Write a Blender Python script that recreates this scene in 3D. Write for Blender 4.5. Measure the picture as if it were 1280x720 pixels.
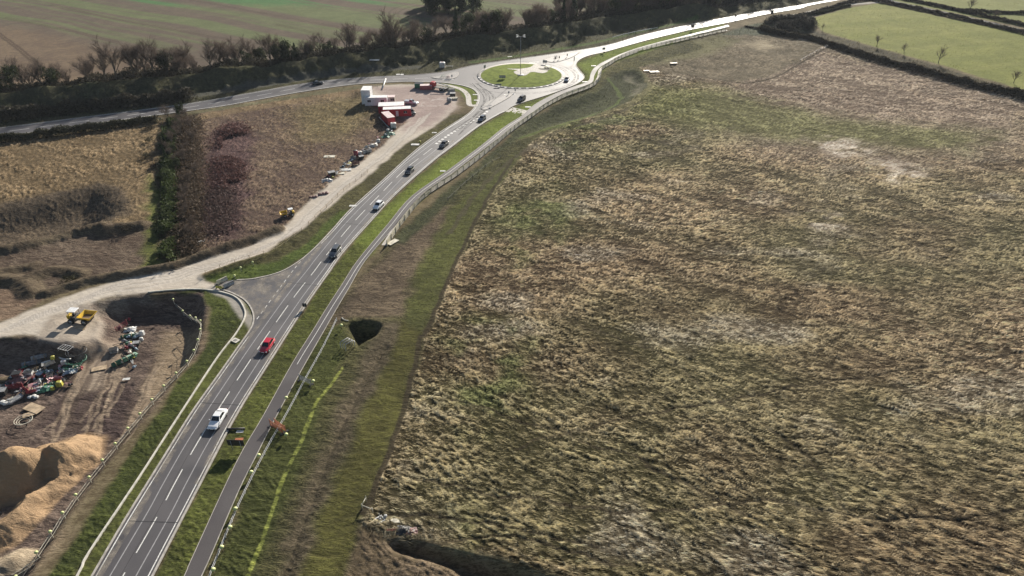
import bpy, math, random
import numpy as np
from mathutils import Vector, Matrix
from mathutils.geometry import tessellate_polygon
R = math.radians
for o in list(bpy.data.objects): bpy.data.objects.remove(o)
S = bpy.context.scene
C = S.collection
rnd = random.Random(7)
# ---------------------------------------------------------------- camera
CAMH, PITCH, FPX = 83.0, R(33.6), 853.0
cam = bpy.data.cameras.new('camera'); camo = bpy.data.objects.new('camera', cam); C.objects.link(camo)
camo.location = (0, 0, CAMH); camo.rotation_euler = (math.pi/2 - PITCH, 0, 0)
cam.sensor_width = 36; cam.lens = FPX/1280*36; cam.clip_start = 1; cam.clip_end = 20000
S.camera = camo
# ---------------------------------------------------------------- sky and sun
SUN_AZ, SUN_EL = R(19), R(22)
w = bpy.data.worlds.new('World'); S.world = w; w.use_nodes = True
wn = w.node_tree; bg = wn.nodes['Background']; sky = wn.nodes.new('ShaderNodeTexSky')
sky.sky_type = 'NISHITA'; sky.sun_disc = False; sky.sun_elevation = SUN_EL; sky.sun_rotation = SUN_AZ
wn.links.new(sky.outputs[0], bg.inputs[0]); bg.inputs[1].default_value = 0.05
sl = bpy.data.lights.new('sun', 'SUN'); sl.energy = 5.0; sl.angle = R(0.53); sl.color = (1, .93, .82)
so = bpy.data.objects.new('sun', sl); C.objects.link(so)
so.rotation_euler = Vector((-math.sin(SUN_AZ)*math.cos(SUN_EL), -math.cos(SUN_AZ)*math.cos(SUN_EL), -math.sin(SUN_EL))).to_track_quat('-Z', 'Y').to_euler()
S.view_settings.view_transform = 'Standard'; S.view_settings.look = 'None'; S.view_settings.gamma = 1
S.view_settings.exposure = 0.95
S.render.engine = 'CYCLES'
# ---------------------------------------------------------------- helpers
def flat(u, v, z=0.0):
    x = u-640; y = 360-v
    t = -(CAMH-z)/(y*math.cos(PITCH)-FPX*math.sin(PITCH))
    return (x*t, (FPX*math.cos(PITCH)+y*math.sin(PITCH))*t)
def FL(pts): return [flat(*p) for p in pts]
def smooth_line(pts, n=6, closed=False):
    P = [np.array(p, float) for p in pts]; out = []; m = len(P)
    for i in range(m if closed else m-1):
        a = P[(i-1) % m] if closed or i > 0 else 2*P[0]-P[1]
        b = P[i]; c = P[(i+1) % m]
        d = P[(i+2) % m] if closed or i+2 < m else 2*P[-1]-P[-2]
        for k in range(n):
            t = k/n
            out.append(tuple(.5*((2*b)+(-a+c)*t+(2*a-5*b+4*c-d)*t*t+(-a+3*b-3*c+d)*t**3)))
    if not closed: out.append(tuple(P[-1]))
    return out
def hash2(ix, iy, s):
    h = (ix.astype(np.int64)*374761393 + iy.astype(np.int64)*668265263 + s*1442695041) & 0xffffffff
    h = ((h ^ (h >> 13))*1274126177) & 0xffffffff
    h = h ^ (h >> 16)
    return (h & 0xffff)/65535.0
def vnoise(x, y, s=0):
    ix = np.floor(x); iy = np.floor(y); fx = x-ix; fy = y-iy
    fx = fx*fx*(3-2*fx); fy = fy*fy*(3-2*fy)
    a = hash2(ix, iy, s); b = hash2(ix+1, iy, s); c = hash2(ix, iy+1, s); d = hash2(ix+1, iy+1, s)
    return (a*(1-fx)+b*fx)*(1-fy)+(c*(1-fx)+d*fx)*fy
def fbm(x, y, o=4, s=0):
    r = 0; a = .5; t = 0
    for k in range(o):
        r = r+a*vnoise(x*2**k+17*k, y*2**k-9*k, s+k); t += a; a *= .5
    return r/t
def sdf(poly, x, y):          # signed distance, inside positive
    d = np.full(x.shape, 1e9); ins = np.zeros(x.shape, bool); n = len(poly)
    for i in range(n):
        ax, ay = poly[i]; bx, by = poly[(i+1) % n]
        ex, ey = bx-ax, by-ay; L = ex*ex+ey*ey+1e-9
        t = np.clip(((x-ax)*ex+(y-ay)*ey)/L, 0, 1)
        d = np.minimum(d, (x-ax-t*ex)**2+(y-ay-t*ey)**2)
        c = ((ay > y) != (by > y)) & (x < (bx-ax)*(y-ay)/((by-ay) if by != ay else 1e-9)+ax)
        ins ^= c
    d = np.sqrt(d); return np.where(ins, d, -d)
def ldist(line, x, y):
    d = np.full(x.shape, 1e9); T = np.zeros(x.shape); n = len(line)-1
    for i in range(n):
        ax, ay = line[i][:2]; bx, by = line[i+1][:2]
        ex, ey = bx-ax, by-ay; L = ex*ex+ey*ey+1e-9
        t = np.clip(((x-ax)*ex+(y-ay)*ey)/L, 0, 1)
        q = (x-ax-t*ex)**2+(y-ay-t*ey)**2
        m = q < d; d = np.where(m, q, d); T = np.where(m, (i+t)/n, T)
    return np.sqrt(d), T
def sst(a, b, x):
    t = np.clip((x-a)/(b-a), 0, 1); return t*t*(3-2*t)
def near(pts, x, y, pad):
    xs = [p[0] for p in pts]; ys = [p[1] for p in pts]
    return (x > min(xs)-pad) & (x < max(xs)+pad) & (y > min(ys)-pad) & (y < max(ys)+pad)
# ---------------------------------------------------------------- materials
def mat(name, col, rough=.8, metal=0, var=.15, scale=3.0, bump=0, spec=.5, col2=None, trans=0, coat=0, coords='Object', emit=None):
    m = bpy.data.materials.new(name); m.use_nodes = True; nt = m.node_tree; b = nt.nodes['Principled BSDF']
    b.inputs['Roughness'].default_value = rough; b.inputs['Metallic'].default_value = metal
    b.inputs['Specular IOR Level'].default_value = spec; b.inputs['Coat Weight'].default_value = coat
    tc = nt.nodes.new('ShaderNodeTexCoord'); nz = nt.nodes.new('ShaderNodeTexNoise')
    nz.inputs['Scale'].default_value = scale; nz.inputs['Detail'].default_value = 5
    nt.links.new(tc.outputs[coords], nz.inputs[0])
    cr = nt.nodes.new('ShaderNodeValToRGB'); nt.links.new(nz.outputs[0], cr.inputs[0])
    c2 = col2 or tuple(c*(1-2*var) for c in col)
    cr.color_ramp.elements[0].position = .35; cr.color_ramp.elements[1].position = .65
    cr.color_ramp.elements[0].color = (*c2, 1); cr.color_ramp.elements[1].color = (*[min(1, c*(1+var*.5)) for c in col], 1)
    nt.links.new(cr.outputs[0], b.inputs['Base Color'])
    if bump:
        bp = nt.nodes.new('ShaderNodeBump'); bp.inputs['Distance'].default_value = bump; bp.inputs['Strength'].default_value = 1
        n2 = nt.nodes.new('ShaderNodeTexNoise'); n2.inputs['Scale'].default_value = scale*3; n2.inputs['Detail'].default_value = 4
        nt.links.new(tc.outputs[coords], n2.inputs[0]); nt.links.new(n2.outputs[0], bp.inputs['Height']); nt.links.new(bp.outputs[0], b.inputs['Normal'])
    return m
def attr_mat(name, trans=.35, rough=.7):
    m = bpy.data.materials.new(name); m.use_nodes = True; nt = m.node_tree; b = nt.nodes['Principled BSDF']
    a = nt.nodes.new('ShaderNodeAttribute'); a.attribute_name = 'tint'
    nt.links.new(a.outputs[0], b.inputs['Base Color']); b.inputs['Roughness'].default_value = rough; b.inputs['Specular IOR Level'].default_value = .1
    tr = nt.nodes.new('ShaderNodeBsdfTranslucent'); nt.links.new(a.outputs[0], tr.inputs[0])
    mx = nt.nodes.new('ShaderNodeMixShader'); mx.inputs[0].default_value = trans
    nt.links.new(b.outputs[0], mx.inputs[1]); nt.links.new(tr.outputs[0], mx.inputs[2]); nt.links.new(mx.outputs[0], nt.nodes['Material Output'].inputs[0])
    return m
M = {}
# ---------------------------------------------------------------- object plumbing
def tag(o, label=None, cat=None, group=None, kind=None):
    if label: o['label'] = label
    if cat: o['category'] = cat
    if group: o['group'] = group
    if kind: o['kind'] = kind
    return o
def empty(name, loc=(0, 0, 0), rz=0, label=None, cat=None, group=None, kind=None):
    o = bpy.data.objects.new(name, None); C.objects.link(o); o.location = loc; o.rotation_euler = (0, 0, rz)
    return tag(o, label, cat, group, kind)
def link(name, me, parent=None, loc=None):
    o = bpy.data.objects.new(name, me); C.objects.link(o)
    if parent: o.parent = parent
    if loc: o.location = loc
    return o
def kids(o): return [c for c in bpy.data.objects if c.parent == o]
def copy_tree(o, ch, parent=None):
    c = o.copy(); C.objects.link(c)
    if parent: c.parent = parent
    for k, kk in ch: copy_tree(k, kk, c)
    return c
def tree_of(o): return [(k, tree_of(k)) for k in kids(o)]
class MB:
    def __init__(s): s.v = []; s.f = []; s.sm = []
    def add(s, vs, fs, smooth=False):
        n = len(s.v); s.v += [tuple(v) for v in vs]; s.f += [tuple(i+n for i in f) for f in fs]; s.sm += [smooth]*len(fs); return s
    def box(s, c, d, rz=0, taper=1.0, M4=None, bev=0):
        x, y, z = d[0]/2, d[1]/2, d[2]/2; vs = []
        for (sz, t) in ((-1, 1), (1, taper)):
            for sx, sy in ((-1, -1), (1, -1), (1, 1), (-1, 1)): vs.append(Vector((sx*x*t, sy*y*t, sz*z)))
        m = Matrix.Translation(c) @ Matrix.Rotation(rz, 4, 'Z')
        if M4: m = m @ M4
        return s.add([m @ v for v in vs], [(3, 2, 1, 0), (4, 5, 6, 7), (0, 1, 5, 4), (1, 2, 6, 5), (2, 3, 7, 6), (3, 0, 4, 7)])
    def rbox(s, c, d, r=.1, rz=0, taper=1.0):     # box with chamfered vertical edges and top
        x, y, z = d[0]/2, d[1]/2, d[2]; m = Matrix.Translation(c) @ Matrix.Rotation(rz, 4, 'Z')
        def ring(ins, zz, t):
            X, Y = x*t-ins, y*t-ins; q = r
            return [m @ Vector(p) for p in ((-X+q, -Y, zz), (X-q, -Y, zz), (X, -Y+q, zz), (X, Y-q, zz), (X-q, Y, zz), (-X+q, Y, zz), (-X, Y-q, zz), (-X, -Y+q, zz))]
        rs = [ring(0, 0, 1), ring(0, z-r, taper), ring(r, z, taper)]
        fs = [tuple(range(7, -1, -1)), tuple(range(16, 24))]
        for k in (0, 8):
            for i in range(8): fs.append((k+i, k+(i+1) % 8, k+8+(i+1) % 8, k+8+i))
        return s.add(sum(rs, []), fs)
    def tube(s, pts, r, n=6, r2=None, cap=True):
        pts = [Vector(p) for p in pts]; m = len(pts); vs = []
        for i, p in enumerate(pts):
            d = (pts[min(i+1, m-1)]-pts[max(i-1, 0)]).normalized()
            a = d.cross(Vector((0, 0, 1)) if abs(d.z) < .9 else Vector((1, 0, 0))).normalized(); b = d.cross(a)
            rr = r if r2 is None else r+(r2-r)*i/(m-1)
            for k in range(n):
                t = 2*math.pi*k/n; vs.append(p+a*math.cos(t)*rr+b*math.sin(t)*rr)
        fs = []
        for i in range(m-1):
            for k in range(n): fs.append((i*n+k, i*n+(k+1) % n, (i+1)*n+(k+1) % n, (i+1)*n+k))
        if cap: fs += [tuple(range(n-1, -1, -1)), tuple(range((m-1)*n, m*n))]
        return s.add(vs, fs, True if n > 5 else False)
    def lathe(s, prof, n=12, c=(0, 0, 0), M4=None):
        vs = []; m = Matrix.Translation(c)
        if M4: m = m @ M4
        for r, z in prof:
            for k in range(n): vs.append(m @ Vector((r*math.cos(2*math.pi*k/n), r*math.sin(2*math.pi*k/n), z)))
        fs = []
        for i in range(len(prof)-1):
            for k in range(n): fs.append((i*n+k, i*n+(k+1) % n, (i+1)*n+(k+1) % n, (i+1)*n+k))
        fs += [tuple(range(n-1, -1, -1)), tuple(range((len(prof)-1)*n, len(prof)*n))]
        return s.add(vs, fs, True)
    def poly(s, pts, z=0.0):
        tris = tessellate_polygon([[Vector((p[0], p[1], 0)) for p in pts]]); zs = z if callable(z) else (lambda x, y: z)
        vs = [(p[0], p[1], zs(p[0], p[1])) for p in pts]; fs = []
        for a, b, c in tris:
            A, B, D = vs[a], vs[b], vs[c]
            fs.append((a, b, c) if (B[0]-A[0])*(D[1]-A[1])-(B[1]-A[1])*(D[0]-A[0]) > 0 else (a, c, b))
        return s.add(vs, fs)
    def strip(s, line, w, z=0.0, h=None, off=0.0):    # ribbon (or low kerb box when h is given)
        L = [Vector((p[0], p[1])) for p in line]; vs = []; n = len(L); fs = []
        zf = z if callable(z) else (lambda x, y: z)
        for i, p in enumerate(L):
            d = (L[min(i+1, n-1)]-L[max(i-1, 0)]); d = d.normalized() if d.length > 0 else Vector((1, 0)); q = Vector((-d.y, d.x))
            a = p+q*(off+w/2); b = p+q*(off-w/2); zz = zf(p.x, p.y)
            if h is None: vs += [(a.x, a.y, zz), (b.x, b.y, zz)]
            else: vs += [(a.x, a.y, zz), (a.x, a.y, zz+h), (b.x, b.y, zz+h), (b.x, b.y, zz)]
        k = 2 if h is None else 4
        for i in range(n-1):
            a = i*k; b = a+k
            if h is None: fs.append((a, a+1, b+1, b))
            else:
                for j in range(3): fs.append((a+j, a+j+1, b+j+1, b+j))
        return s.add(vs, fs)
    def mesh(s, name, m):
        me = bpy.data.meshes.new(name); me.from_pydata(s.v, [], s.f); me.materials.append(m)
        me.polygons.foreach_set('use_smooth', s.sm); me.update(); return me
    def build(s, name, m, parent=None, loc=None): return link(name, s.mesh(name, m), parent, loc)
def fast_tris(name, V, m, tint=None):
    n = len(V); me = bpy.data.meshes.new(name); me.vertices.add(n); me.vertices.foreach_set('co', V.astype(np.float32).ravel())
    me.loops.add(n); me.loops.foreach_set('vertex_index', np.arange(n, dtype=np.int32))
    me.polygons.add(n//3); me.polygons.foreach_set('loop_start', np.arange(0, n, 3, dtype=np.int32))
    me.update(calc_edges=True); me.materials.append(m)
    if tint is not None:
        a = me.attributes.new('tint', 'FLOAT_COLOR', 'POINT'); c = np.ones((n, 4), np.float32); c[:, :3] = tint; a.data.foreach_set('color', c.ravel())
    return me
# ================================================================ traced layout (photo position -> ground plane)
road_left = [(33, 860), (115, 720), (155.5, 650.5), (205.5, 570), (240, 515), (272, 470), (296, 436), (312.5, 412.5), (317, 400), (315, 387.5), (306, 375), (290, 366), (276, 361.5)]
road_throat = [(268, 354), (283, 351)]
road_left2 = [(296, 350), (320, 348), (350, 340), (372.5, 327.5), (392.5, 311), (415, 287.5), (440, 260), (480, 224), (520, 187.5), (555, 162), (585, 142.5), (595, 131), (597.5, 120), (592.5, 112.5), (580, 107.5), (560, 104), (545, 103), (510, 102), (476, 103.5), (448, 105), (415, 109), (370, 116), (320, 125), (282, 132), (232, 139), (100, 157), (0, 171), (-200, 199)]
road_north = [(-200, 187), (0, 160), (100, 147), (232, 130), (320, 115), (370, 106), (420, 99.5), (470, 96), (520, 93.5), (560, 89), (583, 83.5), (607, 79), (654, 72.5), (700, 66), (760, 56), (810, 42), (885, 26), (960, 12.5), (1030, 1), (1250, -38)]
road_south = [(1290, -38), (1049, 0), (1000, 10.6), (962, 17), (916, 27), (865, 37), (810, 50), (760, 64), (738, 69), (725.6, 74), (720, 80.5), (724, 87.5), (729.5, 94), (729.5, 98.5), (722.5, 104), (710, 109.5), (685, 118.5), (654, 128), (640.5, 133), (632, 139), (622.5, 143.5), (597.5, 158.6), (563, 185), (547, 197), (520, 220), (490, 247.5), (465, 275), (430, 314), (412, 339), (380, 385), (340, 447.5), (297, 516), (261, 584), (222, 659), (191, 719), (119, 860)]
gl, gl2, gn, gs = (smooth_line(FL(a), 5) for a in (road_left, road_left2, road_north, road_south))
ROAD = gl+FL(road_throat)+gl2+gn+gs
path_l = [(165, 860), (230.5, 720), (240, 698), (295.5, 578), (329, 520), (365, 455), (390, 415), (410, 382.5), (428, 355), (447.5, 325), (485, 280), (515, 245), (560, 213), (604, 180), (630, 159), (652, 145), (660, 137.5), (672.5, 128), (694, 117), (716, 108.6), (735, 101.5), (738.5, 92), (744, 84), (760, 74.5), (797, 60), (860, 43.5), (910, 31)]
path_r = [(190, 860), (252, 720), (262, 698), (298, 614), (320, 570), (345.5, 520), (380, 457), (400, 422), (420, 387), (436, 360), (457, 325), (493, 284), (520, 252), (562, 219), (604, 187), (638, 161), (657, 146), (685, 128), (700.6, 119.5), (724, 110.5), (740, 103), (743, 94), (749, 85), (762, 77.5), (800, 62), (861, 46), (912, 33)]
PL, PR = smooth_line(FL(path_l), 4), smooth_line(FL(path_r), 4)
PATH = PL+PR[::-1]
track_up = [(-80, 425), (0, 403), (75, 373), (140, 354), (205, 338), (237.5, 328), (275, 315), (320, 300), (357, 281), (380, 258), (410, 231), (440, 210), (477, 183), (500, 160), (510, 148), (500, 136), (478, 128), (462, 118), (470, 108), (500, 105.5), (545, 106.5), (560, 110), (569, 120), (571, 132)]
track_lo = [(560, 145), (540, 160), (507.5, 180), (460, 220), (415, 255), (380, 284), (350, 303), (335, 315), (290, 331), (256, 342), (254, 347), (268, 354), (276, 361.5), (225, 361), (185, 365), (150, 369), (118, 378), (130, 398), (150, 402), (133, 440), (120, 470), (95, 470), (100, 436), (90, 424), (50, 420), (0, 421), (-80, 440)]
TRACK = smooth_line(FL(track_up), 3)+smooth_line(FL(track_lo), 3)
edging = [(185, 365.5), (220, 362.5), (250, 362), (275, 365), (295, 372), (305, 385), (306, 397), (295, 417.5), (270, 450), (217.5, 530), (172, 600.5), (111, 692), (97, 720), (15, 860)]
EDG = smooth_line(FL(edging), 5)
fence_line = [(484, 307), (503, 279), (533, 245), (573, 218), (607, 192), (640, 164), (669, 143), (685, 132), (708, 120), (732, 111.5), (745, 105), (751, 96), (753, 87), (762, 81), (778, 72), (810, 61), (860, 49), (910, 38)]
FNC = smooth_line(FL(fence_line), 6)
belt = [(-90, 143), (0, 130), (60, 122), (117, 116), (187, 108), (267, 99), (342, 90), (400, 83), (492, 70), (567, 58), (617, 52), (705, 38), (772, 27), (880, 12), (960, 0), (1030, -12)]
BELT = smooth_line(FL(belt), 3)
# site (lower than the track) : the hollow in the corner of road and track
SITE = FL([(-90, 443), (0, 423), (50, 422), (92, 427), (70, 398), (90, 385), (150, 373), (185, 369), (225, 366), (250, 368), (256, 385), (254, 410), (247, 440), (220, 472), (150, 560), (90, 640), (20, 745), (-150, 900), (-400, 900), (-250, 440)])
TONGUE = FL([(60, 396), (110, 378), (128, 398), (120, 420), (90, 430), (45, 424)])
PIT = smooth_line(FL([(436, 404), (455, 401), (474, 404), (476, 411), (468, 420), (452, 428), (446, 432), (438, 424), (434, 412)]), 3, True)
DITCH = smooth_line(FL([(486, 674), (520, 676), (570, 688), (620, 700), (680, 716), (760, 745), (740, 790), (600, 745), (560, 712), (500, 694), (484, 684)]), 3, True)
BASIN = smooth_line(FL([(660, 150), (700, 131), (745, 113), (762, 95), (790, 86), (806, 95), (808, 110), (790, 122), (770, 135), (720, 150), (650, 172), (600, 215), (560, 250), (520, 290), (505, 305), (500, 290), (540, 255), (590, 212), (625, 182)]), 2, True)
SWALE = smooth_line(FL([(470, 432), (494, 430), (484, 452), (442, 535), (398, 640), (372, 725), (340, 830), (300, 830), (340, 710), (378, 620), (412, 525), (448, 462)]), 2, True)
SLOPE = FL([(-100, 262), (0, 256), (60, 245), (120, 231), (150, 236), (165, 262), (130, 285), (95, 298), (40, 310), (-100, 330)])  # fall shaped into the field so low sun leaves this part dim
# ridges : (line in photo coords, height, slope)
ridges = [
 ([(18, 582), (48, 565), (80, 556)], 4.1, .78, 'sand'), ([(-60, 612), (-10, 592), (18, 582)], 3.7, .76, 'sand'),
 ([(72, 566), (68, 586), (46, 602)], 1.7, .6, 'sand'), ([(-60, 676), (-10, 654), (16, 634), (30, 616)], 2.3, .8, 'sand'),
 ([(-60, 735), (-20, 704), (6, 690)], 2.0, .6, 'rubble'),
 ([(60, 366), (105, 353), (145, 345), (205, 335.5), (237, 326), (275, 313), (320, 298.5), (346, 288)], 1.7, .75, 'bund'),
 ([(-60, 322), (0, 313), (40, 304), (90, 291), (128, 284)], 1.8, .6, 'bund'),
 ([(-60, 352), (0, 341), (40, 333)], 1.3, .5, 'bund'), ([(45, 345), (70, 338), (100, 342)], 1.5, .55, 'bund'), ([(135, 290), (158, 286), (176, 283)], 1.9, .6, 'bund'),
 ([(-40, 468), (15, 458), (45, 446), (66, 441)], 1.4, .7, 'bund'), ([(-60, 360), (-10, 350), (25, 352), (40, 365)], 1.6, .5, 'bund'),
 ([(258, 345), (300, 331), (340, 318), (372, 299), (400, 278)], .7, .35, 'verge'),
]
ridges.append(([(-90, 148), (0, 135), (60, 127), (117, 121), (187, 113), (267, 104), (342, 95), (400, 87), (492, 74), (567, 62), (617, 56), (705, 42), (772, 31), (880, 16)], 5.2, .45, 'bank'))  # bank added below the belt to throw shade down to the west road
ridges = [(smooth_line(FL(a), 3), h, s, k) for a, h, s, k in ridges]
def height(x, y, raw=False):
    x = np.atleast_1d(np.asarray(x, float)); y = np.atleast_1d(np.asarray(y, float)); z = np.zeros(x.shape)
    def poly_h(poly, pad, f):
        m = near(poly, x, y, pad)
        if m.any(): z[m] += f(sdf(poly, x[m], y[m]), x[m], y[m])
    def site(d, X, Y):
        tg = sdf(TONGUE, X, Y); return -3.1*sst(-.6, 4.2, d)*(1-sst(-4, 1, tg)*.8)
    poly_h(SITE, 5, site)
    poly_h(PIT, 4, lambda d, X, Y: -3.4*sst(-.5, 2.6, d))
    poly_h(DITCH, 4, lambda d, X, Y: -2.0*sst(-.3, 1.8, d))
    poly_h(BASIN, 5, lambda d, X, Y: -1.7*sst(-.6, 5.5, d))
    poly_h(SWALE, 3, lambda d, X, Y: -1.2*sst(0, 4.5, d))
    poly_h(SLOPE, 2, lambda d, X, Y: -4.0*sst(0, 13, d))
    n = None
    for L, h, s, k in ridges:
        m = near(L, x, y, h/s+2)
        if not m.any(): continue
        X, Y = x[m], y[m]; d, t = ldist(L, X, Y)
        nn = fbm(X*.35, Y*.35, 3, 5)-.5
        hh = h*(1+.5*(fbm(X*.12, Y*.12, 2, 9)-.5))
        n2 = fbm(X*1.1, Y*1.1, 3, 15)-.5 if k == 'sand' else 0
        q = hh*(.94 if k == 'sand' else 1)-s*np.sqrt(d*d+(.03 if k == 'sand' else .4))*(1+.9*nn)+nn*(.5 if k == 'bank' else .9)+n2*.28
        base = z[m]
        z[m] = base+np.where(q > 0, q, 0)
    return z
def P(u, v, dz=0.0):
    z = 0.0
    for _ in range(12):
        x, y = flat(u, v, z); z = .5*z+.5*float(height(x, y)[0])
    x, y = flat(u, v, z); return Vector((x, y, z+dz))
def G(x, y): return float(height(x, y)[0])
def gline(pts, n=4): return smooth_line([tuple(P(*p)) for p in pts], n)
# ================================================================ GROUND grid
NX, NY = 940, 760
jy = np.linspace(0, 1, NY); ys = 40*np.exp(jy*math.log(640/40))
iu = np.linspace(-1, 1, NX)
Yg, Ug = np.meshgrid(ys, iu, indexing='ij')
Wg = .82*(Yg+40)
Xg = Ug*Wg
X, Y = Xg.ravel(), Yg.ravel()
cell = (Wg/NX*2).ravel()
# far skirt colour is handled by same arrays
c1 = np.zeros((X.size, 3)); c2 = np.zeros((X.size, 3)); ampl = np.zeros(X.size); dead = np.zeros(X.size); green = np.zeros(X.size); brown = np.zeros(X.size)
c1[:] = (.20, .165, .10); c2[:] = (.085, .066, .04)
wx = (fbm(X*.25, Y*.25, 3, 31)-.5); wy = (fbm(X*.25, Y*.25, 3, 41)-.5)
def paint(poly, a, b, rough=.05, edge=.5, warp=1.5, kind=None, kd=1.0, mul=None, strength=1.0):
    m = near(poly, X, Y, edge+warp+1)
    if not m.any(): return
    x, y = X[m]+wx[m]*warp*2, Y[m]+wy[m]*warp*2
    q = sst(-edge, edge, sdf(poly, x, y))*strength
    if mul is not None: q = q*mul(X[m], Y[m])
    q3 = q[:, None]
    c1[m] = c1[m]*(1-q3)+np.array(a)*q3; c2[m] = c2[m]*(1-q3)+np.array(b)*q3
    ampl[m] = ampl[m]*(1-q)+rough*q
    for arr, k in ((dead, 'dead'), (green, 'green'), (brown, 'brown')):
        arr[m] = arr[m]*(1-q)+(kd if k == kind else 0)*q
def paint_line(line, wd, a, b=None, strength=1.0, warp=.3, kill=True, rough=None, brk=None):
    m = near(line, X, Y, wd*2+2)
    if not m.any(): return
    d, t = ldist(line, X[m]+wx[m]*warp*2, Y[m]+wy[m]*warp*2)
    ww = np.maximum(wd/2, cell[m]*.45)
    q = sst(ww*1.25, ww*.75, d)*strength*np.minimum(1, (wd/2)/ww)
    if brk: q = q*sst(brk, brk+.2, fbm(X[m]*1.3, Y[m]*1.3, 3, 511))
    q3 = q[:, None]; c1[m] = c1[m]*(1-q3)+np.array(a)*q3; c2[m] = c2[m]*(1-q3)+np.array(b or a)*q3
    if kill:
        for arr in (dead, green, brown): arr[m] *= 1-q
    if rough is not None: ampl[m] = ampl[m]*(1-q)+rough*q
STRAW, STRAWD = (.70, .55, .355), (.055, .040, .024)
GRN, GRND = (.105, .15, .032), (.05, .075, .02)
MUD, MUDD = (.20, .155, .115), (.085, .062, .048)
# far-left arable field
FARL = FL([(-400, 215), (-90, 143), (0, 130), (117, 116), (267, 99), (400, 83), (492, 70), (617, 52), (705, 38), (772, 27), (880, 12), (960, 0), (1150, -45), (-400, -120)])
paint(FARL, (.145, .118, .088), (.105, .084, .068), .02, 2)
d0 = np.array(flat(60, 12)); d1 = np.array(flat(330, 62)); dd = (d1-d0)/np.linalg.norm(d1-d0); nn_ = np.array((-dd[1], dd[0]))
def stripes(x, y):
    s = x*nn_[0]+y*nn_[1]+3*(fbm(x*.012, y*.012, 2, 3)-.5)*6
    a = x*dd[0]+y*dd[1]
    return np.clip(.5+2.6*(fbm(s*.15, a*.004, 4, 11)-.5)*2+.4*np.sin(s*.9), 0, 1)
g_top = FL([(-300, 40), (0, 25), (90, 45), (200, 62), (330, 60), (420, 62), (520, 45), (545, 22), (640, 22), (730, 12), (900, -10), (900, -130), (-300, -130)])
paint(g_top, (.15, .168, .085), (.108, .122, .064), .02, 9, 8, mul=stripes, strength=1)
paint(FL([(-100, 60), (0, 32), (60, 42), (150, 66), (230, 85), (150, 105), (0, 120), (-100, 130)]), (.21, .155, .10), (.13, .095, .07), .03, 8, 6, strength=.75)
paint(FL([(120, 0), (180, 8), (300, 6), (490, 8), (480, -30), (120, -40)]), (.08, .19, .075), (.065, .14, .06), .02, 9, 6, strength=.8, mul=stripes)
for off in (0, 1.9):
    paint_line([(a[0]+off, a[1]) for a in smooth_line(FL([(-10, 38), (20, 60), (45, 82), (58, 92)]), 3)], 1.0, (.07, .052, .04), strength=.8)
    for ln in ([(0, 22), (100, 42), (200, 68), (300, 80)], [(200, -5), (260, 4), (330, 18)], [(320, 15), (420, 34), (500, 46), (560, 50)], [(340, 30), (440, 52), (500, 62)], [(60, 6), (160, 28), (300, 52), (380, 64)], [(610, 8), (660, 14), (730, 18)], [(620, 2), (680, 8), (760, 12)]):
        paint_line([(a[0]+off, a[1]+off*.4) for a in smooth_line(FL(ln), 3)], .9, (.08, .062, .045), strength=.65)
for r_ in range(4):
    for cc, s1 in (((562, 14), -1), ((566, 14), 1)):
        arc = [(cc[0]+s1*(34+r_*9)*math.cos(t)*1.25, cc[1]+4+(8+r_*3)*math.sin(t)) for t in np.linspace(-1.3, 1.4, 9)]
        paint_line(smooth_line(FL(arc), 3), 1.1, (.085, .07, .05), strength=.7)
# strip under the tree belt, shrubby, to the west road
BELTG = BELT+[flat(1250, -38)]+gn[::-1]
paint(BELTG, (.10, .095, .05), (.052, .05, .03), .12, 1.5, 2, 'brown', .7)
paint_line(smooth_line(FL([(-90, 160), (0, 148), (100, 138), (200, 126), (320, 108), (420, 93), (520, 84)]), 4), 5, (.12, .115, .095), (.07, .07, .06), strength=.8)
paint_line(smooth_line(FL([(590, 78), (660, 68), (740, 54), (800, 40), (870, 24)]), 4), 3, (.11, .15, .05), (.06, .09, .03), strength=.8)
# west tan field, both sides of the hedge
WF = FL([(-300, 225), (0, 180), (100, 166), (190, 154), (205, 150), (195, 240), (185, 335), (100, 352), (-300, 420)])
paint(WF, (.32, .235, .14), (.12, .088, .052), .1, 1, 2, 'brown', 1)
paint(FL([(-300, 262), (0, 254), (60, 243), (122, 229), (155, 235), (168, 262), (130, 285), (40, 312), (-300, 350)]), (.17, .13, .09), (.075, .06, .045), .12, 2, 2, 'brown', .6)  # shade of the sloping patch put into the ground colour as a darker tone
paint(FL([(-200, 345), (0, 312), (95, 292), (180, 282), (188, 335), (80, 360), (-200, 440)]), MUD, MUDD, .35, 1, 2.5, 'brown', .15)
paint(FL([(-100, 372), (0, 345), (42, 350), (60, 368), (20, 396), (-100, 420)]), (.27, .195, .135), (.13, .09, .065), .2, 1, 1)
MF = FL([(240, 140), (320, 126), (420, 111), (470, 106), (462, 118), (478, 130), (505, 142), (508, 152), (480, 182), (440, 210), (380, 257), (350, 285), (320, 299), (237, 327), (235, 240)])
paint(MF, (.25, .185, .125), (.105, .075, .06), .16, 1, 2, 'brown', 1)
paint(FL([(262, 300), (256, 240), (262, 170), (290, 150), (318, 165), (312, 240), (300, 300)]), (.15, .095, .095), (.07, .042, .045), .2, 3, 3, 'brown', .9, strength=.8)
paint(FL([(355, 140), (420, 120), (468, 118), (470, 150), (430, 175), (380, 180)]), (.29, .235, .115), (.12, .1, .05), .15, 8, 4, 'brown', .9, strength=.7)
paint(FL([(240, 145), (300, 133), (420, 115), (470, 108), (470, 113), (300, 141), (245, 152)]), (.30, .22, .13), (.15, .11, .07), .1, 1, 1, 'brown', .8)
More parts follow.
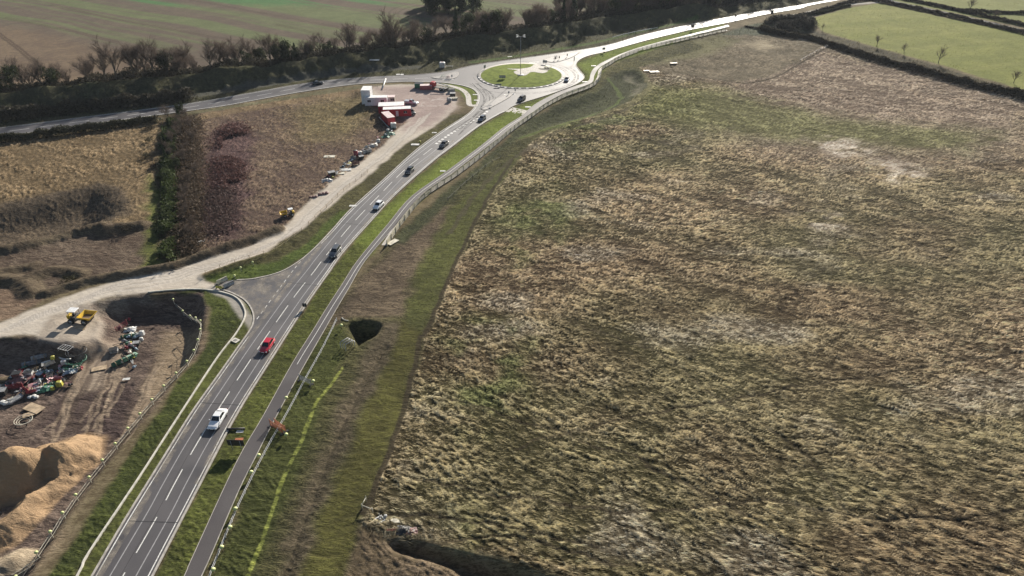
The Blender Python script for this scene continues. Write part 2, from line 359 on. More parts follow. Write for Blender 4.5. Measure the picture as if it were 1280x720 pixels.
paint(FL([(186, 220), (200, 235), (206, 335), (178, 340)]), (.15, .165, .045), (.07, .08, .03), .15, 2, 2, 'green', .6)
paint(FL([(200, 140), (246, 140), (248, 250), (250, 330), (200, 338), (198, 240)]), (.09, .07, .045), (.04, .035, .022), .15, 1.5, 2)
# big rough field on the right
BF = FL([(1010, 56), (1040, 57), (1100, 76), (1200, 102), (1290, 122), (1500, 190), (2600, 500), (2600, 1400), (800, 1400), (720, 722), (600, 690), (486, 660), (455, 655), (462, 628), (497, 540), (520, 470), (530, 420), (560, 350), (610, 250), (660, 180), (720, 150), (790, 124), (808, 104), (800, 84), (860, 60), (930, 100), (960, 98), (1000, 78)])
paint(BF, STRAW, STRAWD, .22, .4, .5, 'dead', 1)
# pinkish pale to the far right, green drifts
pm = lambda x, y: np.clip(fbm(x*.022, y*.03, 3, 71)*3.0-1.05, 0, 1)
paint(BF, (.38, .36, .19), (.055, .055, .025), .2, 3, 2, 'dead', .95, mul=pm, strength=.6)
paint(BF, (.48, .37, .235), (.065, .044, .028), .2, 3, 2, 'dead', 1, mul=lambda x, y: np.clip(fbm(x*.03+9, y*.05, 3, 171)*4-2.0, 0, 1), strength=.7)
paint(BF, (.76, .69, .56), (.12, .095, .065), .2, 3, 2, 'dead', 1, mul=lambda x, y: np.clip(fbm(x*.06+3, y*.10, 3, 271)*5-3.0, 0, 1), strength=.6)
paint(FL([(820, 60), (1010, 52), (1100, 80), (1290, 125), (1290, 190), (1130, 205), (960, 190), (860, 150), (900, 95)]), (.55, .45, .35), (.13, .095, .07), .2, 12, 8, 'dead', 1, strength=.85)
paint(FL([(800, 105), (900, 108), (950, 125), (1060, 150), (1250, 165), (1200, 190), (1000, 180), (860, 160), (790, 140)]), (.27, .285, .10), (.08, .085, .028), .2, 10, 6, 'dead', .8, strength=.75)
for pl in ([(1012, 178), (1060, 172), (1088, 186), (1062, 200), (1030, 194)], [(1090, 198), (1130, 200), (1155, 216), (1120, 226), (1098, 214)], [(930, 52), (962, 50), (976, 60), (950, 64), (930, 58)], [(985, 270), (1040, 262), (1062, 285), (1010, 292)]):
    paint(FL(pl), (.80, .73, .62), (.30, .24, .18), .12, 4, 5, 'dead', .6, strength=.95, mul=lambda x, y: np.clip(fbm(x*.22, y*.30, 3, 371)*7-2.4, 0, 1))
for pl in ([(560, 430), (600, 380), (660, 420), (640, 520), (570, 540)], [(620, 270), (700, 230), (720, 280), (640, 330)], [(680, 150), (760, 130), (800, 150), (700, 190)], [(600, 700), (560, 660), (620, 640)]):
    paint(FL(pl), (.26, .30, .11), (.05, .06, .022), .2, 5, 4, 'dead', .8, strength=.7, mul=lambda x, y: np.clip(fbm(x*.15, y*.2, 3, 471)*5-2.0, 0, 1))
for ln in ([(480, 640), (600, 652), (760, 690), (900, 722)], [(520, 600), (640, 622), (800, 640), (960, 628), (1100, 650), (1290, 640)], [(640, 562), (800, 520), (900, 502), (1100, 468), (1290, 440)], [(700, 400), (820, 440), (900, 500), (1000, 560), (1060, 640)], [(800, 300), (1000, 322), (1200, 300), (1290, 310)], [(690, 250), (820, 282), (960, 268), (1100, 250)], [(560, 500), (700, 540), (860, 606), (1000, 690)], [(610, 330), (760, 350), (900, 400), (1100, 410)], [(500, 690), (620, 672), (800, 712)]):
    paint_line(smooth_line(FL(ln), 4), .55, (.07, .055, .035), (.045, .035, .024), strength=.75, warp=1.2, kill=True)
# corner field in front of the hedge
CF = FL([(790, 72), (850, 50), (905, 38), (930, 35), (1000, 48), (1037, 54), (1000, 76), (960, 97), (925, 103), (880, 98), (850, 92), (810, 90)])
paint(CF, (.27, .22, .15), (.09, .075, .048), .08, 2, 2, 'dead', .6)
paint(FL([(930, 52), (960, 51), (975, 60), (950, 63), (932, 58)]), (.42, .36, .25), (.22, .18, .12), .05, 4, 3, strength=.8)
paint(FL([(815, 62), (900, 42), (925, 50), (880, 70), (820, 80)]), (.15, .15, .065), (.09, .085, .04), .06, 5, 4, 'green', .3, strength=.8)
paint_line(smooth_line(FL([(815, 92), (870, 94), (925, 104), (965, 98), (1005, 76), (1037, 57)]), 4), 1.2, (.07, .055, .038))
paint_line(smooth_line(FL([(1000, 49), (1025, 52), (1036, 55), (1028, 60)]), 4), 1.6, (.5, .42, .33))
# grass fields top right
NE = FL([(1012, 24), (1060, 10), (1100, 4), (1180, 22), (1290, 44), (1500, 90), (1700, 190), (1290, 116), (1180, 82), (1100, 60), (1030, 40)])
paint(NE, (.20, .21, .06), (.13, .145, .045), .06, 1, 1, 'green', .3)
sm2 = lambda x, y: np.clip(.5+1.5*(fbm(x*.01+y*.004, y*.16-x*.05, 3, 51)-.5), 0, 1)
paint(NE, (.26, .255, .09), (.17, .175, .06), .06, 1, 1, 'green', .3, mul=sm2, strength=.8)
paint(FL([(1100, -2), (1290, 36), (1500, 60), (1500, -60), (1150, -60)]), (.21, .22, .085), (.15, .16, .06), .04, 2, 2, 'green', .2)
paint(FL([(960, 30), (1015, 38), (1100, 61), (1290, 118), (1290, 126), (1100, 78), (1040, 56), (990, 46), (955, 38)]), (.10, .085, .05), (.05, .045, .03), .1, 2, 2, 'brown', .8)
paint(FL([(900, 44), (930, 33), (965, 26), (1000, 22), (1010, 40), (960, 44)]), (.10, .11, .07), (.055, .06, .04), .08, 2, 2, 'brown', .8)
paint_line(smooth_line(FL([(970, 21), (1000, 18), (1020, 13), (1060, 6), (1110, 2)]), 4), 3.2, (.34, .32, .28), kill=True)
paint_line(smooth_line(FL([(1085, -6), (1130, 5), (1200, 20), (1290, 41), (1400, 66)]), 4), 4, (.20, .20, .2), (.15, .15, .15))
# the green and brown swath between path and field
SW = FL([(190, 860), (265, 720), (345, 520), (400, 422), (440, 358), (500, 290), (560, 240), (640, 168), (700, 128), (760, 84), (800, 62), (860, 48), (880, 60), (800, 84), (808, 104), (790, 126), (700, 156), (660, 180), (610, 250), (560, 350), (530, 420), (515, 480), (495, 545), (462, 628), (440, 700), (400, 860)])
paint(SW, (.14, .13, .06), (.045, .045, .024), .3, .8, 1.2, 'green', .6)
paint(FL([(265, 725), (345, 522), (398, 424), (430, 400), (432, 440), (420, 470), (350, 640), (310, 725)]), (.105, .115, .04), (.045, .05, .02), .16, 1, 1, 'green', 1)
paint(FL([(445, 352), (500, 300), (555, 258), (580, 256), (560, 300), (525, 330), (515, 370), (500, 395), (470, 398), (430, 398), (415, 402)]), (.20, .155, .105), (.08, .062, .045), .25, 2, 2, 'brown', .25)
paint(FL([(476, 402), (500, 405), (495, 430), (450, 520), (400, 640), (380, 725), (340, 725), (375, 620), (420, 520), (455, 440)]), (.155, .125, .085), (.065, .055, .036), .18, 1.5, 1.5, 'brown', .35)
paint(FL([(500, 400), (528, 412), (512, 470), (495, 540), (455, 632), (430, 725), (375, 725), (405, 640), (455, 520), (490, 440)]), (.125, .12, .04), (.06, .056, .023), .13, 1, .8, 'green', .5)
paint(FL([(560, 262), (600, 232), (645, 190), (650, 196), (605, 260), (560, 345), (528, 410), (502, 400), (520, 340), (535, 310)]), (.125, .13, .045), (.06, .062, .026), .12, 1.5, 1.5, 'green', .7)
paint(FL([(430, 725), (455, 655), (486, 672), (560, 700), (640, 720), (700, 800), (560, 800)]), (.19, .145, .10), (.09, .07, .045), .1, 1, 1, 'brown', .6)
for ln in ([(525, 420), (515, 470), (494, 545), (470, 605), (455, 640)], [(640, 200), (600, 265), (560, 350), (530, 420)]):
    paint_line(smooth_line(FL(ln), 4), 1.0, (.045, .036, .025), strength=.85, warp=.4)
paint(BASIN, (.095, .10, .052), (.045, .048, .028), .14, 1.2, 1.5, 'green', .8)
for ln, c in (([(645, 176), (700, 155), (760, 140), (795, 125), (812, 108), (804, 92)], (.13, .12, .06)), ([(650, 172), (740, 142), (775, 122), (770, 105), (760, 98)], (.10, .13, .04)), ([(560, 292), (620, 215), (690, 168), (760, 146), (800, 128)], (.07, .06, .04))):
    paint_line(smooth_line(FL(ln), 4), 1.4, c, strength=.7, warp=1)
paint(FL([(778, 92), (790, 90), (805, 104), (800, 118), (785, 118), (796, 104)]), (.27, .25, .17), (.12, .11, .08), .1, 1.5, 2, strength=.7)
# verges
paint(FL([(120, 860), (193, 722), (262, 586), (298, 518), (341, 449), (381, 387), (413, 341), (431, 316), (466, 277), (491, 249), (521, 222), (564, 187), (598, 160), (634, 139), (655, 128), (686, 119), (723, 105), (731, 98), (721, 80), (727, 74), (762, 64), (866, 37), (905, 30), (905, 36), (862, 47), (760, 80), (745, 100), (700, 122), (650, 155), (560, 220), (490, 285), (450, 335), (400, 420), (345, 520), (255, 722), (190, 860)]), (.135, .15, .042), (.06, .065, .024), .12, .4, .5, 'green', 1)
paint(FL([(445, 300), (500, 245), (600, 160), (640, 138), (690, 119), (740, 100), (722, 80), (760, 64), (866, 37), (905, 31), (866, 46), (760, 80), (740, 103), (660, 145), (600, 185), (520, 252), (460, 320)]), (.185, .225, .05), (.115, .14, .035), .1, 2, 1, 'green', .8)
VW = FL([(15, 860), (97, 720), (217, 530), (270, 450), (306, 398), (305, 383), (275, 363), (318, 372), (322, 395), (300, 432), (240, 518), (115, 722), (33, 860)])
paint(VW, (.13, .145, .045), (.065, .07, .026), .08, .3, .4, 'green', .7)
paint(FL([(15, 860), (97, 720), (217, 530), (270, 450), (306, 398), (300, 374), (265, 361), (222, 363), (240, 372), (262, 385), (262, 405), (248, 448), (224, 475), (180, 540), (130, 620), (60, 722), (-40, 860)]), (.095, .11, .034), (.042, .05, .02), .14, .6, .8, 'green', 1)
paint(FL([(254, 347), (290, 330), (335, 314), (380, 283), (415, 254), (460, 219), (508, 179), (560, 144), (586, 142), (556, 163), (520, 188), (480, 225), (440, 261), (415, 288), (392, 312), (350, 341), (320, 349), (272, 352)]), (.13, .12, .055), (.06, .055, .03), .15, .4, .8, 'green', .7)
paint(FL([(258, 348), (300, 336), (350, 326), (395, 295), (425, 262), (440, 262), (392, 312), (350, 341), (320, 349), (272, 352)]), (.13, .165, .045), (.06, .08, .025), .15, 1, 1, 'green', .9)
paint(FL([(545, 103), (580, 107), (593, 112), (598, 120), (596, 131), (586, 132), (575, 115), (560, 110)]), (.16, .19, .05), (.10, .12, .035), .06, .5, .5, 'green', .6)
paint(FL([(232, 141), (320, 127), (415, 111), (476, 105), (545, 104), (545, 107), (470, 108), (300, 134), (235, 144)]), (.20, .18, .11), (.11, .1, .06), .06, .5, .5, 'brown', .5)
# track, yard
paint(TRACK, (.56, .50, .42), (.42, .37, .31), .05, .7, .8)
paint(FL([(462, 108), (545, 107), (568, 120), (570, 134), (540, 158), (508, 165), (505, 146)]), (.42, .34, .30), (.29, .23, .21), .05, 3, 2)
paint(FL([(268, 354), (276, 361), (300, 372), (317, 398), (312, 412), (280, 372), (255, 362)]), (.36, .33, .29), (.26, .24, .21), .02, .5, .5)
for u0, o2 in ((0, 0), (1, 2.2), (2, -2.3), (3, 4.2)):
    ml = smooth_line(FL([(0, 412), (75, 386), (140, 362), (205, 350), (262, 336), (320, 315), (357, 295), (400, 255), (460, 208), (508, 168), (530, 145)]), 4)
    ml = [(p[0]+o2*.5, p[1]+o2*.8) for p in ml]
    paint_line(ml, .7, (.56, .51, .45), (.46, .42, .37), strength=.7, warp=.8)
    paint_line([(p[0]+.6, p[1]+.6) for p in ml], .35, (.27, .235, .2), strength=.55, warp=.9)
for k in range(10):
    t0 = rnd.uniform(0, 6); cx, cy = 545+rnd.uniform(-12, 8), 128+rnd.uniform(-8, 8); r0 = rnd.uniform(8, 30)
    paint_line(smooth_line(FL([(cx+r0*math.cos(t0+a), cy+r0*.3*math.sin(t0+a)) for a in np.linspace(0, 2.2, 6)]), 2), .7, (.27, .21, .18) if k % 2 else (.52, .46, .42), strength=.5, kill=False)
# site floor
paint(SITE, (.23, .175, .14), (.085, .063, .054), .4, .8, 1.5)
paint(FL([(200, 400), (250, 402), (252, 420), (235, 450), (190, 500), (120, 600), (60, 700), (30, 725), (60, 660), (130, 560), (175, 470)]), (.36, .28, .19), (.20, .15, .10), .15, 2, 2, strength=.9)
paint(FL([(100, 425), (128, 415), (150, 402), (150, 425), (132, 450), (110, 470), (85, 480)]), (.38, .31, .23), (.25, .195, .15), .08, 1.5, 1.5)
paint(FL([(70, 480), (130, 460), (160, 470), (140, 540), (100, 545), (60, 515), (40, 510)]), (.12, .088, .08), (.05, .037, .035), .5, 2, 2, strength=.95)
paint(TONGUE, (.40, .345, .28), (.29, .245, .2), .06, 1, 1)
paint(FL([(118, 378), (150, 369), (185, 365), (190, 372), (150, 380), (122, 388)]), (.27, .235, .19), (.12, .1, .085), .25, 1, 1.5)
for k in range(34):
    x0, y0 = rnd.uniform(100, 210), rnd.uniform(430, 470)
    paint_line(smooth_line([tuple(P(x0-k2*rnd.uniform(8, 13)*(1 if x0 < 240 else 1), y0+k2*22+rnd.uniform(-3, 3)))[:2] for k2 in range(5)], 3), .55, (.10, .075, .06) if k % 2 else (.36, .28, .2), strength=.5, warp=.6)
for L, h, s, k in ridges:
    if k == 'sand':
        m = near(L, X, Y, 14); d, t = ldist(L, X[m]+wx[m]*2, Y[m]+wy[m]*2); q = sst(h/s*1.12, h/s*.85, d)[:, None]
        c1[m] = c1[m]*(1-q)+np.array((.41, .285, .175))*q; c2[m] = c2[m]*(1-q)+np.array((.33, .225, .135))*q; ampl[m] = ampl[m]*(1-q[:, 0])+.22*q[:, 0]
    elif k == 'rubble':
        m = near(L, X, Y, 12); d, t = ldist(L, X[m]+wx[m]*2, Y[m]+wy[m]*2); q = sst(h/s*1.15, h/s*.8, d)[:, None]
        c1[m] = c1[m]*(1-q)+np.array((.52, .43, .31))*q; c2[m] = c2[m]*(1-q)+np.array((.30, .24, .17))*q; ampl[m] = ampl[m]*(1-q[:, 0])+.35*q[:, 0]
    elif k == 'bund':
        m = near(L, X, Y, 8); d, t = ldist(L, X[m]+wx[m], Y[m]+wy[m]); q = sst(h/s*1.1, h/s*.8, d)[:, None]
        c1[m] = c1[m]*(1-q)+np.array((.17, .135, .09))*q; c2[m] = c2[m]*(1-q)+np.array((.08, .062, .045))*q; ampl[m] = ampl[m]*(1-q[:, 0])+.2*q[:, 0]
# lime stripe of young grass
lime = smooth_line(FL([(308, 725), (330, 665), (352, 600), (372, 560), (396, 505), (415, 480), (428, 460)]), 4)
paint_line(lime, .62, (.33, .35, .09), (.16, .18, .05), strength=.95, warp=.35, kill=False, brk=.24)
# geometry
Z = height(X, Y)
rr = (fbm(X*.55+wx*2, Y*1.3+wy*2, 4, 61)-.5)
def tuft_f(x, y):          # tussocks, drawn out along the way the wind laid the grass
    wxx = fbm(x*.07, y*.07, 2, 133)*3; wyy = fbm(x*.07, y*.07, 2, 135)*3
    th = R(-34); x = x+wxx; y = y+wyy; a = x*math.cos(th)+y*math.sin(th); b = -x*math.sin(th)+y*math.cos(th)
    n = .4*vnoise(a*.8, b*3.0, 141)+.6*vnoise(a*1.5, b*5.4, 142)
    big = fbm(a*.10, b*.35, 2, 145)
    return sst(.22, .78, n)*(.7+.6*sst(.3, .7, big))
TU = tuft_f(X, Y)
lf = fbm(X*.03, Y*.03, 3, 91)-.5
dw = np.clip(dead+brown*.75+green*.35, 0, 1)
Z += ampl*(rr*1.0-.35)+TU*(.21*dead+.30*brown+.10*green)
Z += lf*np.clip(dead, 0, 1)*.8
def carve(poly, depth, tr):
    m = near(poly, X, Y, 4); d = sdf(poly, X[m], Y[m]); wdt = np.maximum(tr, cell[m]*1.2)
    q = sst(-wdt, 0, d); Z[m] = Z[m]*(1-q)-depth*q
    for arr in (dead, green, brown): arr[m] *= 1-q
carve(ROAD, .22, .35); carve(PATH, .14, .25)
M['ground'] = gm = bpy.data.materials.new('ground'); gm.use_nodes = True
def ground_shader(m):
    nt = m.node_tree; N = nt.nodes; L = nt.links; b = N['Principled BSDF']; b.inputs['Roughness'].default_value = .95; b.inputs['Specular IOR Level'].default_value = .03
    geo = N.new('ShaderNodeNewGeometry'); mp = N.new('ShaderNodeMapping'); mp.inputs['Scale'].default_value = (.55, 1.25, 1); mp.inputs['Rotation'].default_value = (0, 0, R(30))
    L.new(geo.outputs['Position'], mp.inputs[0])
    def noise(sc, det, ro, dis, src):
        n = N.new('ShaderNodeTexNoise'); n.inputs['Scale'].default_value = sc; n.inputs['Detail'].default_value = det; n.inputs['Roughness'].default_value = ro; n.inputs['Distortion'].default_value = dis
        L.new(src, n.inputs[0]); return n.outputs[0]
    def math_(op, a, b_):
        n = N.new('ShaderNodeMath'); n.operation = op
        for i, q in enumerate((a, b_)):
            if isinstance(q, (int, float)): n.inputs[i].default_value = q
            else: L.new(q, n.inputs[i])
        return n.outputs[0]
    na = noise(.55, 6, .65, 1.2, mp.outputs[0]); mp2 = N.new('ShaderNodeMapping'); mp2.inputs['Scale'].default_value = (.36, 1.7, 1); mp2.inputs['Rotation'].default_value = (0, 0, R(34)); L.new(geo.outputs['Position'], mp2.inputs[0])
    nb = noise(3.6, 4, .7, .9, mp2.outputs[0]); nc = noise(.07, 4, .6, .6, geo.outputs['Position'])
    sm = math_('ADD', math_('MULTIPLY', na, .42), math_('MULTIPLY', nb, .58))
    sm = math_('ADD', sm, math_('MULTIPLY', math_('SUBTRACT', nc, .5), .35))
    mr = N.new('ShaderNodeMapRange'); mr.inputs[1].default_value = .45; mr.inputs[2].default_value = .60; L.new(sm, mr.inputs[0])
    a1 = N.new('ShaderNodeAttribute'); a1.attribute_name = 'tone_a'; a2 = N.new('ShaderNodeAttribute'); a2.attribute_name = 'tone_b'
    at = N.new('ShaderNodeAttribute'); at.attribute_name = 'tuft'
    fac = math_('ADD', mr.outputs[0], at.outputs['Fac'])
    fc = N.new('ShaderNodeClamp'); L.new(fac, fc.inputs[0])
    mx = N.new('ShaderNodeMixRGB'); L.new(fc.outputs[0], mx.inputs[0]); L.new(a2.outputs[0], mx.inputs[1]); L.new(a1.outputs[0], mx.inputs[2])
    L.new(mx.outputs[0], b.inputs['Base Color'])
    am = N.new('ShaderNodeAttribute'); am.attribute_name = 'relief'
    bp = N.new('ShaderNodeBump'); bp.inputs['Strength'].default_value = 1
    L.new(math_('MULTIPLY', am.outputs['Fac'], 2.0), bp.inputs['Distance'])
    L.new(math_('ADD', na, math_('MULTIPLY', nb, .45)), bp.inputs['Height']); L.new(bp.outputs[0], b.inputs['Normal'])
ground_shader(gm)
# skirt rings out to the horizon
Vg = np.stack([X, Y, Z], 1)
idx = np.arange(NX*NY).reshape(NY, NX)
quads = np.stack([idx[:-1, :-1], idx[:-1, 1:], idx[1:, 1:], idx[1:, :-1]], -1).reshape(-1, 4)
bl = np.concatenate([idx[0, :], idx[1:, -1], idx[-1, -2::-1], idx[-2:0:-1, 0]])
ctr = np.array((0, 200.0)); n0 = len(Vg); ring = []; extra = []
for k, rad in enumerate((900, 2500, 8000)):
    pr = Vg[bl, :2]-ctr; pr = pr/np.linalg.norm(pr, axis=1)[:, None]*rad+ctr
    extra.append(np.column_stack([pr, np.zeros(len(bl))])); ring.append(n0+k*len(bl)+np.arange(len(bl)))
Vall = np.vstack([Vg]+extra); prev = bl; qs = [quads]
for r_ in ring:
    qs.append(np.stack([prev, r_, np.roll(r_, -1), np.roll(prev, -1)], -1)); prev = r_
Q = np.vstack(qs).astype(np.int32)
me = bpy.data.meshes.new('ground'); me.vertices.add(len(Vall)); me.vertices.foreach_set('co', Vall.astype(np.float32).ravel())
me.loops.add(Q.size); me.loops.foreach_set('vertex_index', Q.ravel()); me.polygons.add(len(Q)); me.polygons.foreach_set('loop_start', np.arange(0, Q.size, 4, dtype=np.int32))
me.update(calc_edges=True); me.polygons.foreach_set('use_smooth', np.ones(len(Q), bool)); me.materials.append(gm)
ne = len(Vall)-n0
for nm, arr in (('tone_a', c1), ('tone_b', c2)):
    a = me.attributes.new(nm, 'FLOAT_COLOR', 'POINT'); col = np.ones((len(Vall), 4), np.float32); col[:n0, :3] = arr; col[n0:, :3] = np.tile(arr[bl], (3, 1)); a.data.foreach_set('color', col.ravel())
a = me.attributes.new('relief', 'FLOAT', 'POINT'); v_ = np.zeros(len(Vall), np.float32); v_[:n0] = np.clip(ampl, .015, .3); a.data.foreach_set('value', v_)
a = me.attributes.new('tuft', 'FLOAT', 'POINT'); v_ = np.zeros(len(Vall), np.float32); v_[:n0] = (TU-.68)*1.35*dw; a.data.foreach_set('value', v_)
tag(link('ground', me), kind='structure')
# ================================================================ grasses (uncountable)
lookup = {'dead': dead.reshape(NY, NX), 'green': green.reshape(NY, NX), 'brown': brown.reshape(NY, NX), 'z': Z.reshape(NY, NX)}
A1 = c1.reshape(NY, NX, 3); A2 = c2.reshape(NY, NX, 3)
nr = np.random.default_rng(3)
def gidx(x, y):
    j = np.log(y/40)/math.log(640/40)*(NY-1); i = (x/(.82*(y+40))+1)/2*(NX-1)
    return np.clip(j, 0, NY-2), np.clip(i, 0, NX-2)
def samp(a, j, i):
    j0 = j.astype(int); i0 = i.astype(int); fj = j-j0; fi = i-i0
    return (a[j0, i0]*(1-fi)+a[j0, i0+1]*fi)*(1-fj)+(a[j0+1, i0]*(1-fi)+a[j0+1, i0+1]*fi)*fj
M['blade'] = attr_mat('grass_blade', .5, .8)
def blades(kind, N, L0, w0, lean, name, label, cat, tone, bright=1.0, ymax=430):
    yy = 46*np.exp(nr.random(N)*math.log(ymax/46))           # density ~ 1/y^2 in a wedge, finer in front
    uu = nr.random(N)*2-1; xx = uu*.81*(yy+38)
    j, i = gidx(xx, yy); keep = nr.random(N) < samp(lookup[kind], j, i)
    rgx = tuft_f(xx, yy); keep &= nr.random(N) < rgx*1.1-.1
    xx, yy, j, i = xx[keep], yy[keep], j[keep], i[keep]; n = len(xx)
    z = samp(lookup['z'], j, i); sc = np.clip(yy/110, .7, 3.2)**.75
    sp_ = .42 if kind == 'dead' else 2.5
    flow = R(-36)+1.0*(fbm(xx*.02, yy*.02, 2, 101)-.5)+(nr.random(n)-.5)*sp_
    Lb = L0*sc*(.6+.8*nr.random(n)); wb = w0*sc*(.6+.8*nr.random(n))
    ti = np.clip(lean+.3*(nr.random(n)-.5), .1, .98); dx = np.cos(flow); dy = np.sin(flow)
    sx, sy = -dy, dx
    base = np.stack([xx, yy, z-.03], 1); side = np.stack([sx*wb, sy*wb, 0*wb], 1)
    tip = base+np.stack([dx*Lb*ti, dy*Lb*ti, Lb*np.sqrt(1-ti*ti)], 1)
    V = np.stack([base-side, base+side, tip], 1).reshape(-1, 3)
    g1 = A1[j.astype(int), i.astype(int)]; g2 = A2[j.astype(int), i.astype(int)]
    cl_n = vnoise(xx*.9+yy*.6, yy*1.9-xx*.9, 303); t = np.clip(1.9*(cl_n-.28), 0, 1)[:, None]*(.35+.65*nr.random((n, 1)))
    colr = (g2*(1-t)+g1*tone*t)*bright*(1+.25*(nr.random((n, 1))-.5))
    T = np.repeat(np.clip(colr, 0, .8), 3, 0)
    o = link(name, fast_tris(name, V, M['blade'], T)); tag(o, label, cat, None, 'stuff'); print(name, n)
import os
QF = float(os.environ.get('QF', '1'))
blades('dead', int(1000000*QF), 1.2, .05, .9, 'dead_grass', 'windswept straw coloured dead grass covering the large right hand field', 'grass', 1.75)
blades('green', int(1100000*QF), .26, .035, .5, 'verge_grass', 'short green grass on the road verges and slopes', 'grass', 1.15)
blades('brown', int(500000*QF), .6, .045, .6, 'rough_scrub', 'brown rough weeds and dry stalks on the waste ground', 'weeds', 1.15)
# ================================================================ ROAD
M['asphalt'] = am = bpy.data.materials.new('asphalt'); am.use_nodes = True
def asphalt(m, ca, cb, rough, spec=1.0):
    nt = m.node_tree; N = nt.nodes; L = nt.links; b = N['Principled BSDF']; geo = N.new('ShaderNodeNewGeometry')
    n1 = N.new('ShaderNodeTexNoise'); n1.inputs['Scale'].default_value = .12; n1.inputs['Detail'].default_value = 6; n1.inputs['Distortion'].default_value = .8
    n2 = N.new('ShaderNodeTexNoise'); n2.inputs['Scale'].default_value = 6; n2.inputs['Detail'].default_value = 6
    for n in (n1, n2): L.new(geo.outputs['Position'], n.inputs[0])
    mx = N.new('ShaderNodeMath'); mx.operation = 'MULTIPLY_ADD'; L.new(n2.outputs[0], mx.inputs[0]); mx.inputs[1].default_value = .5; L.new(n1.outputs[0], mx.inputs[2])
    cr = N.new('ShaderNodeValToRGB'); cr.color_ramp.elements[0].position = .55; cr.color_ramp.elements[1].position = .95
    cr.color_ramp.elements[0].color = (*ca, 1); cr.color_ramp.elements[1].color = (*cb, 1)
    L.new(mx.outputs[0], cr.inputs[0]); L.new(cr.outputs[0], b.inputs['Base Color'])
    mr = N.new('ShaderNodeMapRange'); mr.inputs[1].default_value = .3; mr.inputs[2].default_value = .7; mr.inputs[3].default_value = rough-.06; mr.inputs[4].default_value = rough+.08
    L.new(n1.outputs[0], mr.inputs[0]); L.new(mr.outputs[0], b.inputs['Roughness']); b.inputs['Specular IOR Level'].default_value = spec
    bp = N.new('ShaderNodeBump'); bp.inputs['Distance'].default_value = .008; L.new(n2.outputs[0], bp.inputs['Height']); L.new(bp.outputs[0], b.inputs['Normal'])
asphalt(am, (.032, .028, .030), (.060, .053, .056), .60)
M['path'] = bpy.data.materials.new('path'); M['path'].use_nodes = True; asphalt(M['path'], (.060, .052, .053), (.088, .080, .080), .65, .4)
M['paint'] = mat('road_paint', (.75, .74, .70), .55, var=.15, scale=4)
M['worn'] = mat('worn_line', (.33, .32, .32), .5, var=.1, scale=2, coords='Object')
M['kerb'] = mat('kerb_concrete', (.42, .39, .35), .8, var=.15, scale=1.5)
M['conc'] = mat('pale_concrete', (.6, .57, .5), .8, var=.12, scale=1.5)
road = empty('road', kind='structure')
MB().poly(ROAD, 0.0).build('asphalt_surface', am, road)
kb = MB()
for ln in (gl, gl2[:-6], gn[5:], gs):
    kb.strip(ln, .28, -.1, .2)
kb.build('kerb', M['kerb'], road)
def offset(line, d):
    L = [np.array(p[:2]) for p in line]; out = []
    for i, p in enumerate(L):
        q = L[min(i+1, len(L)-1)]-L[max(i-1, 0)]; q = q/(np.linalg.norm(q)+1e-9); out.append(tuple(p+np.array((-q[1], q[0]))*d))
    return out
def resamp(line, step):
    L = [np.array(p[:2]) for p in line]; s = [0]
    for a, b in zip(L, L[1:]): s.append(s[-1]+np.linalg.norm(b-a))
    n = int(s[-1]/step); out = []
    for k in range(n+1):
        d = k*step; i = max(0, min(len(L)-2, int(np.searchsorted(s, d))-1)); t = (d-s[i])/max(1e-9, s[i+1]-s[i]); out.append(tuple(L[i]+(L[i+1]-L[i])*t))
    return out
def dashes(mb, line, on, off_, w_, z=.008, phase=0):
    q = resamp(line, .5); per = int((on+off_)*2); no = int(on*2)
    for k in range(int(phase*2), len(q)-no, per): mb.strip(q[k:k+no+1], w_, z)
cl = smooth_line(FL([(74, 860), (119, 780), (160, 709), (199, 641), (218, 605), (247, 553), (277, 505), (309, 456), (336, 416), (370, 368), (392, 340), (407, 320), (440, 280), (478, 240), (507, 211), (530, 193), (556, 173)]), 5)
cm = MB(); dashes(cm, cl, 6, 3, .16)
cm.build('centre_line', M['paint'], road)
wl = MB()
for o_ in (1.75, -1.75): wl.strip(offset(cl, o_), .16, .004)
wl.build('faded_line', M['worn'], road)
em = MB()
em.strip(offset([p for p in gl if True][:34], -.55), .16, .008)
right_edge = [p for p in gs][95:]
em.strip(offset(right_edge, -.55), .16, .008)
nE = smooth_line(FL([(400, 304), (415, 288.6), (440, 261), (480, 225), (520, 188.6), (555, 163), (580, 147)]), 4); em.strip(offset(nE, -.35), .16, .008)
dashes(em, smooth_line(FL([(321, 399), (340, 373), (355, 353), (372, 331), (390, 312)]), 4), 1, 1, .16)
em.strip(offset(gn[6:40], -.5), .16, .008); em.strip(offset(gl2[45:-8], -.5), .16, .008); em.strip(offset(gn[60:], -.5), .16, .008); em.strip(offset(gs[:30], -.5), .16, .008)
em.build('edge_line', M['paint'], road)
wm = MB()
wc = smooth_line(FL([(-200, 193), (0, 165.5), (100, 152), (232, 134.5), (320, 120), (370, 110.5), (420, 103.8), (470, 99.8), (520, 98), (545, 97)]), 4)
dashes(wm, wc, 6, 3, .18)
ec = smooth_line(FL([(1270, -38), (1040, .5), (980, 11), (900, 26), (838, 40), (790, 52), (752, 62)]), 4); dashes(wm, ec, 6, 3, .2)
wm.build('centre_line', M['paint'], road)
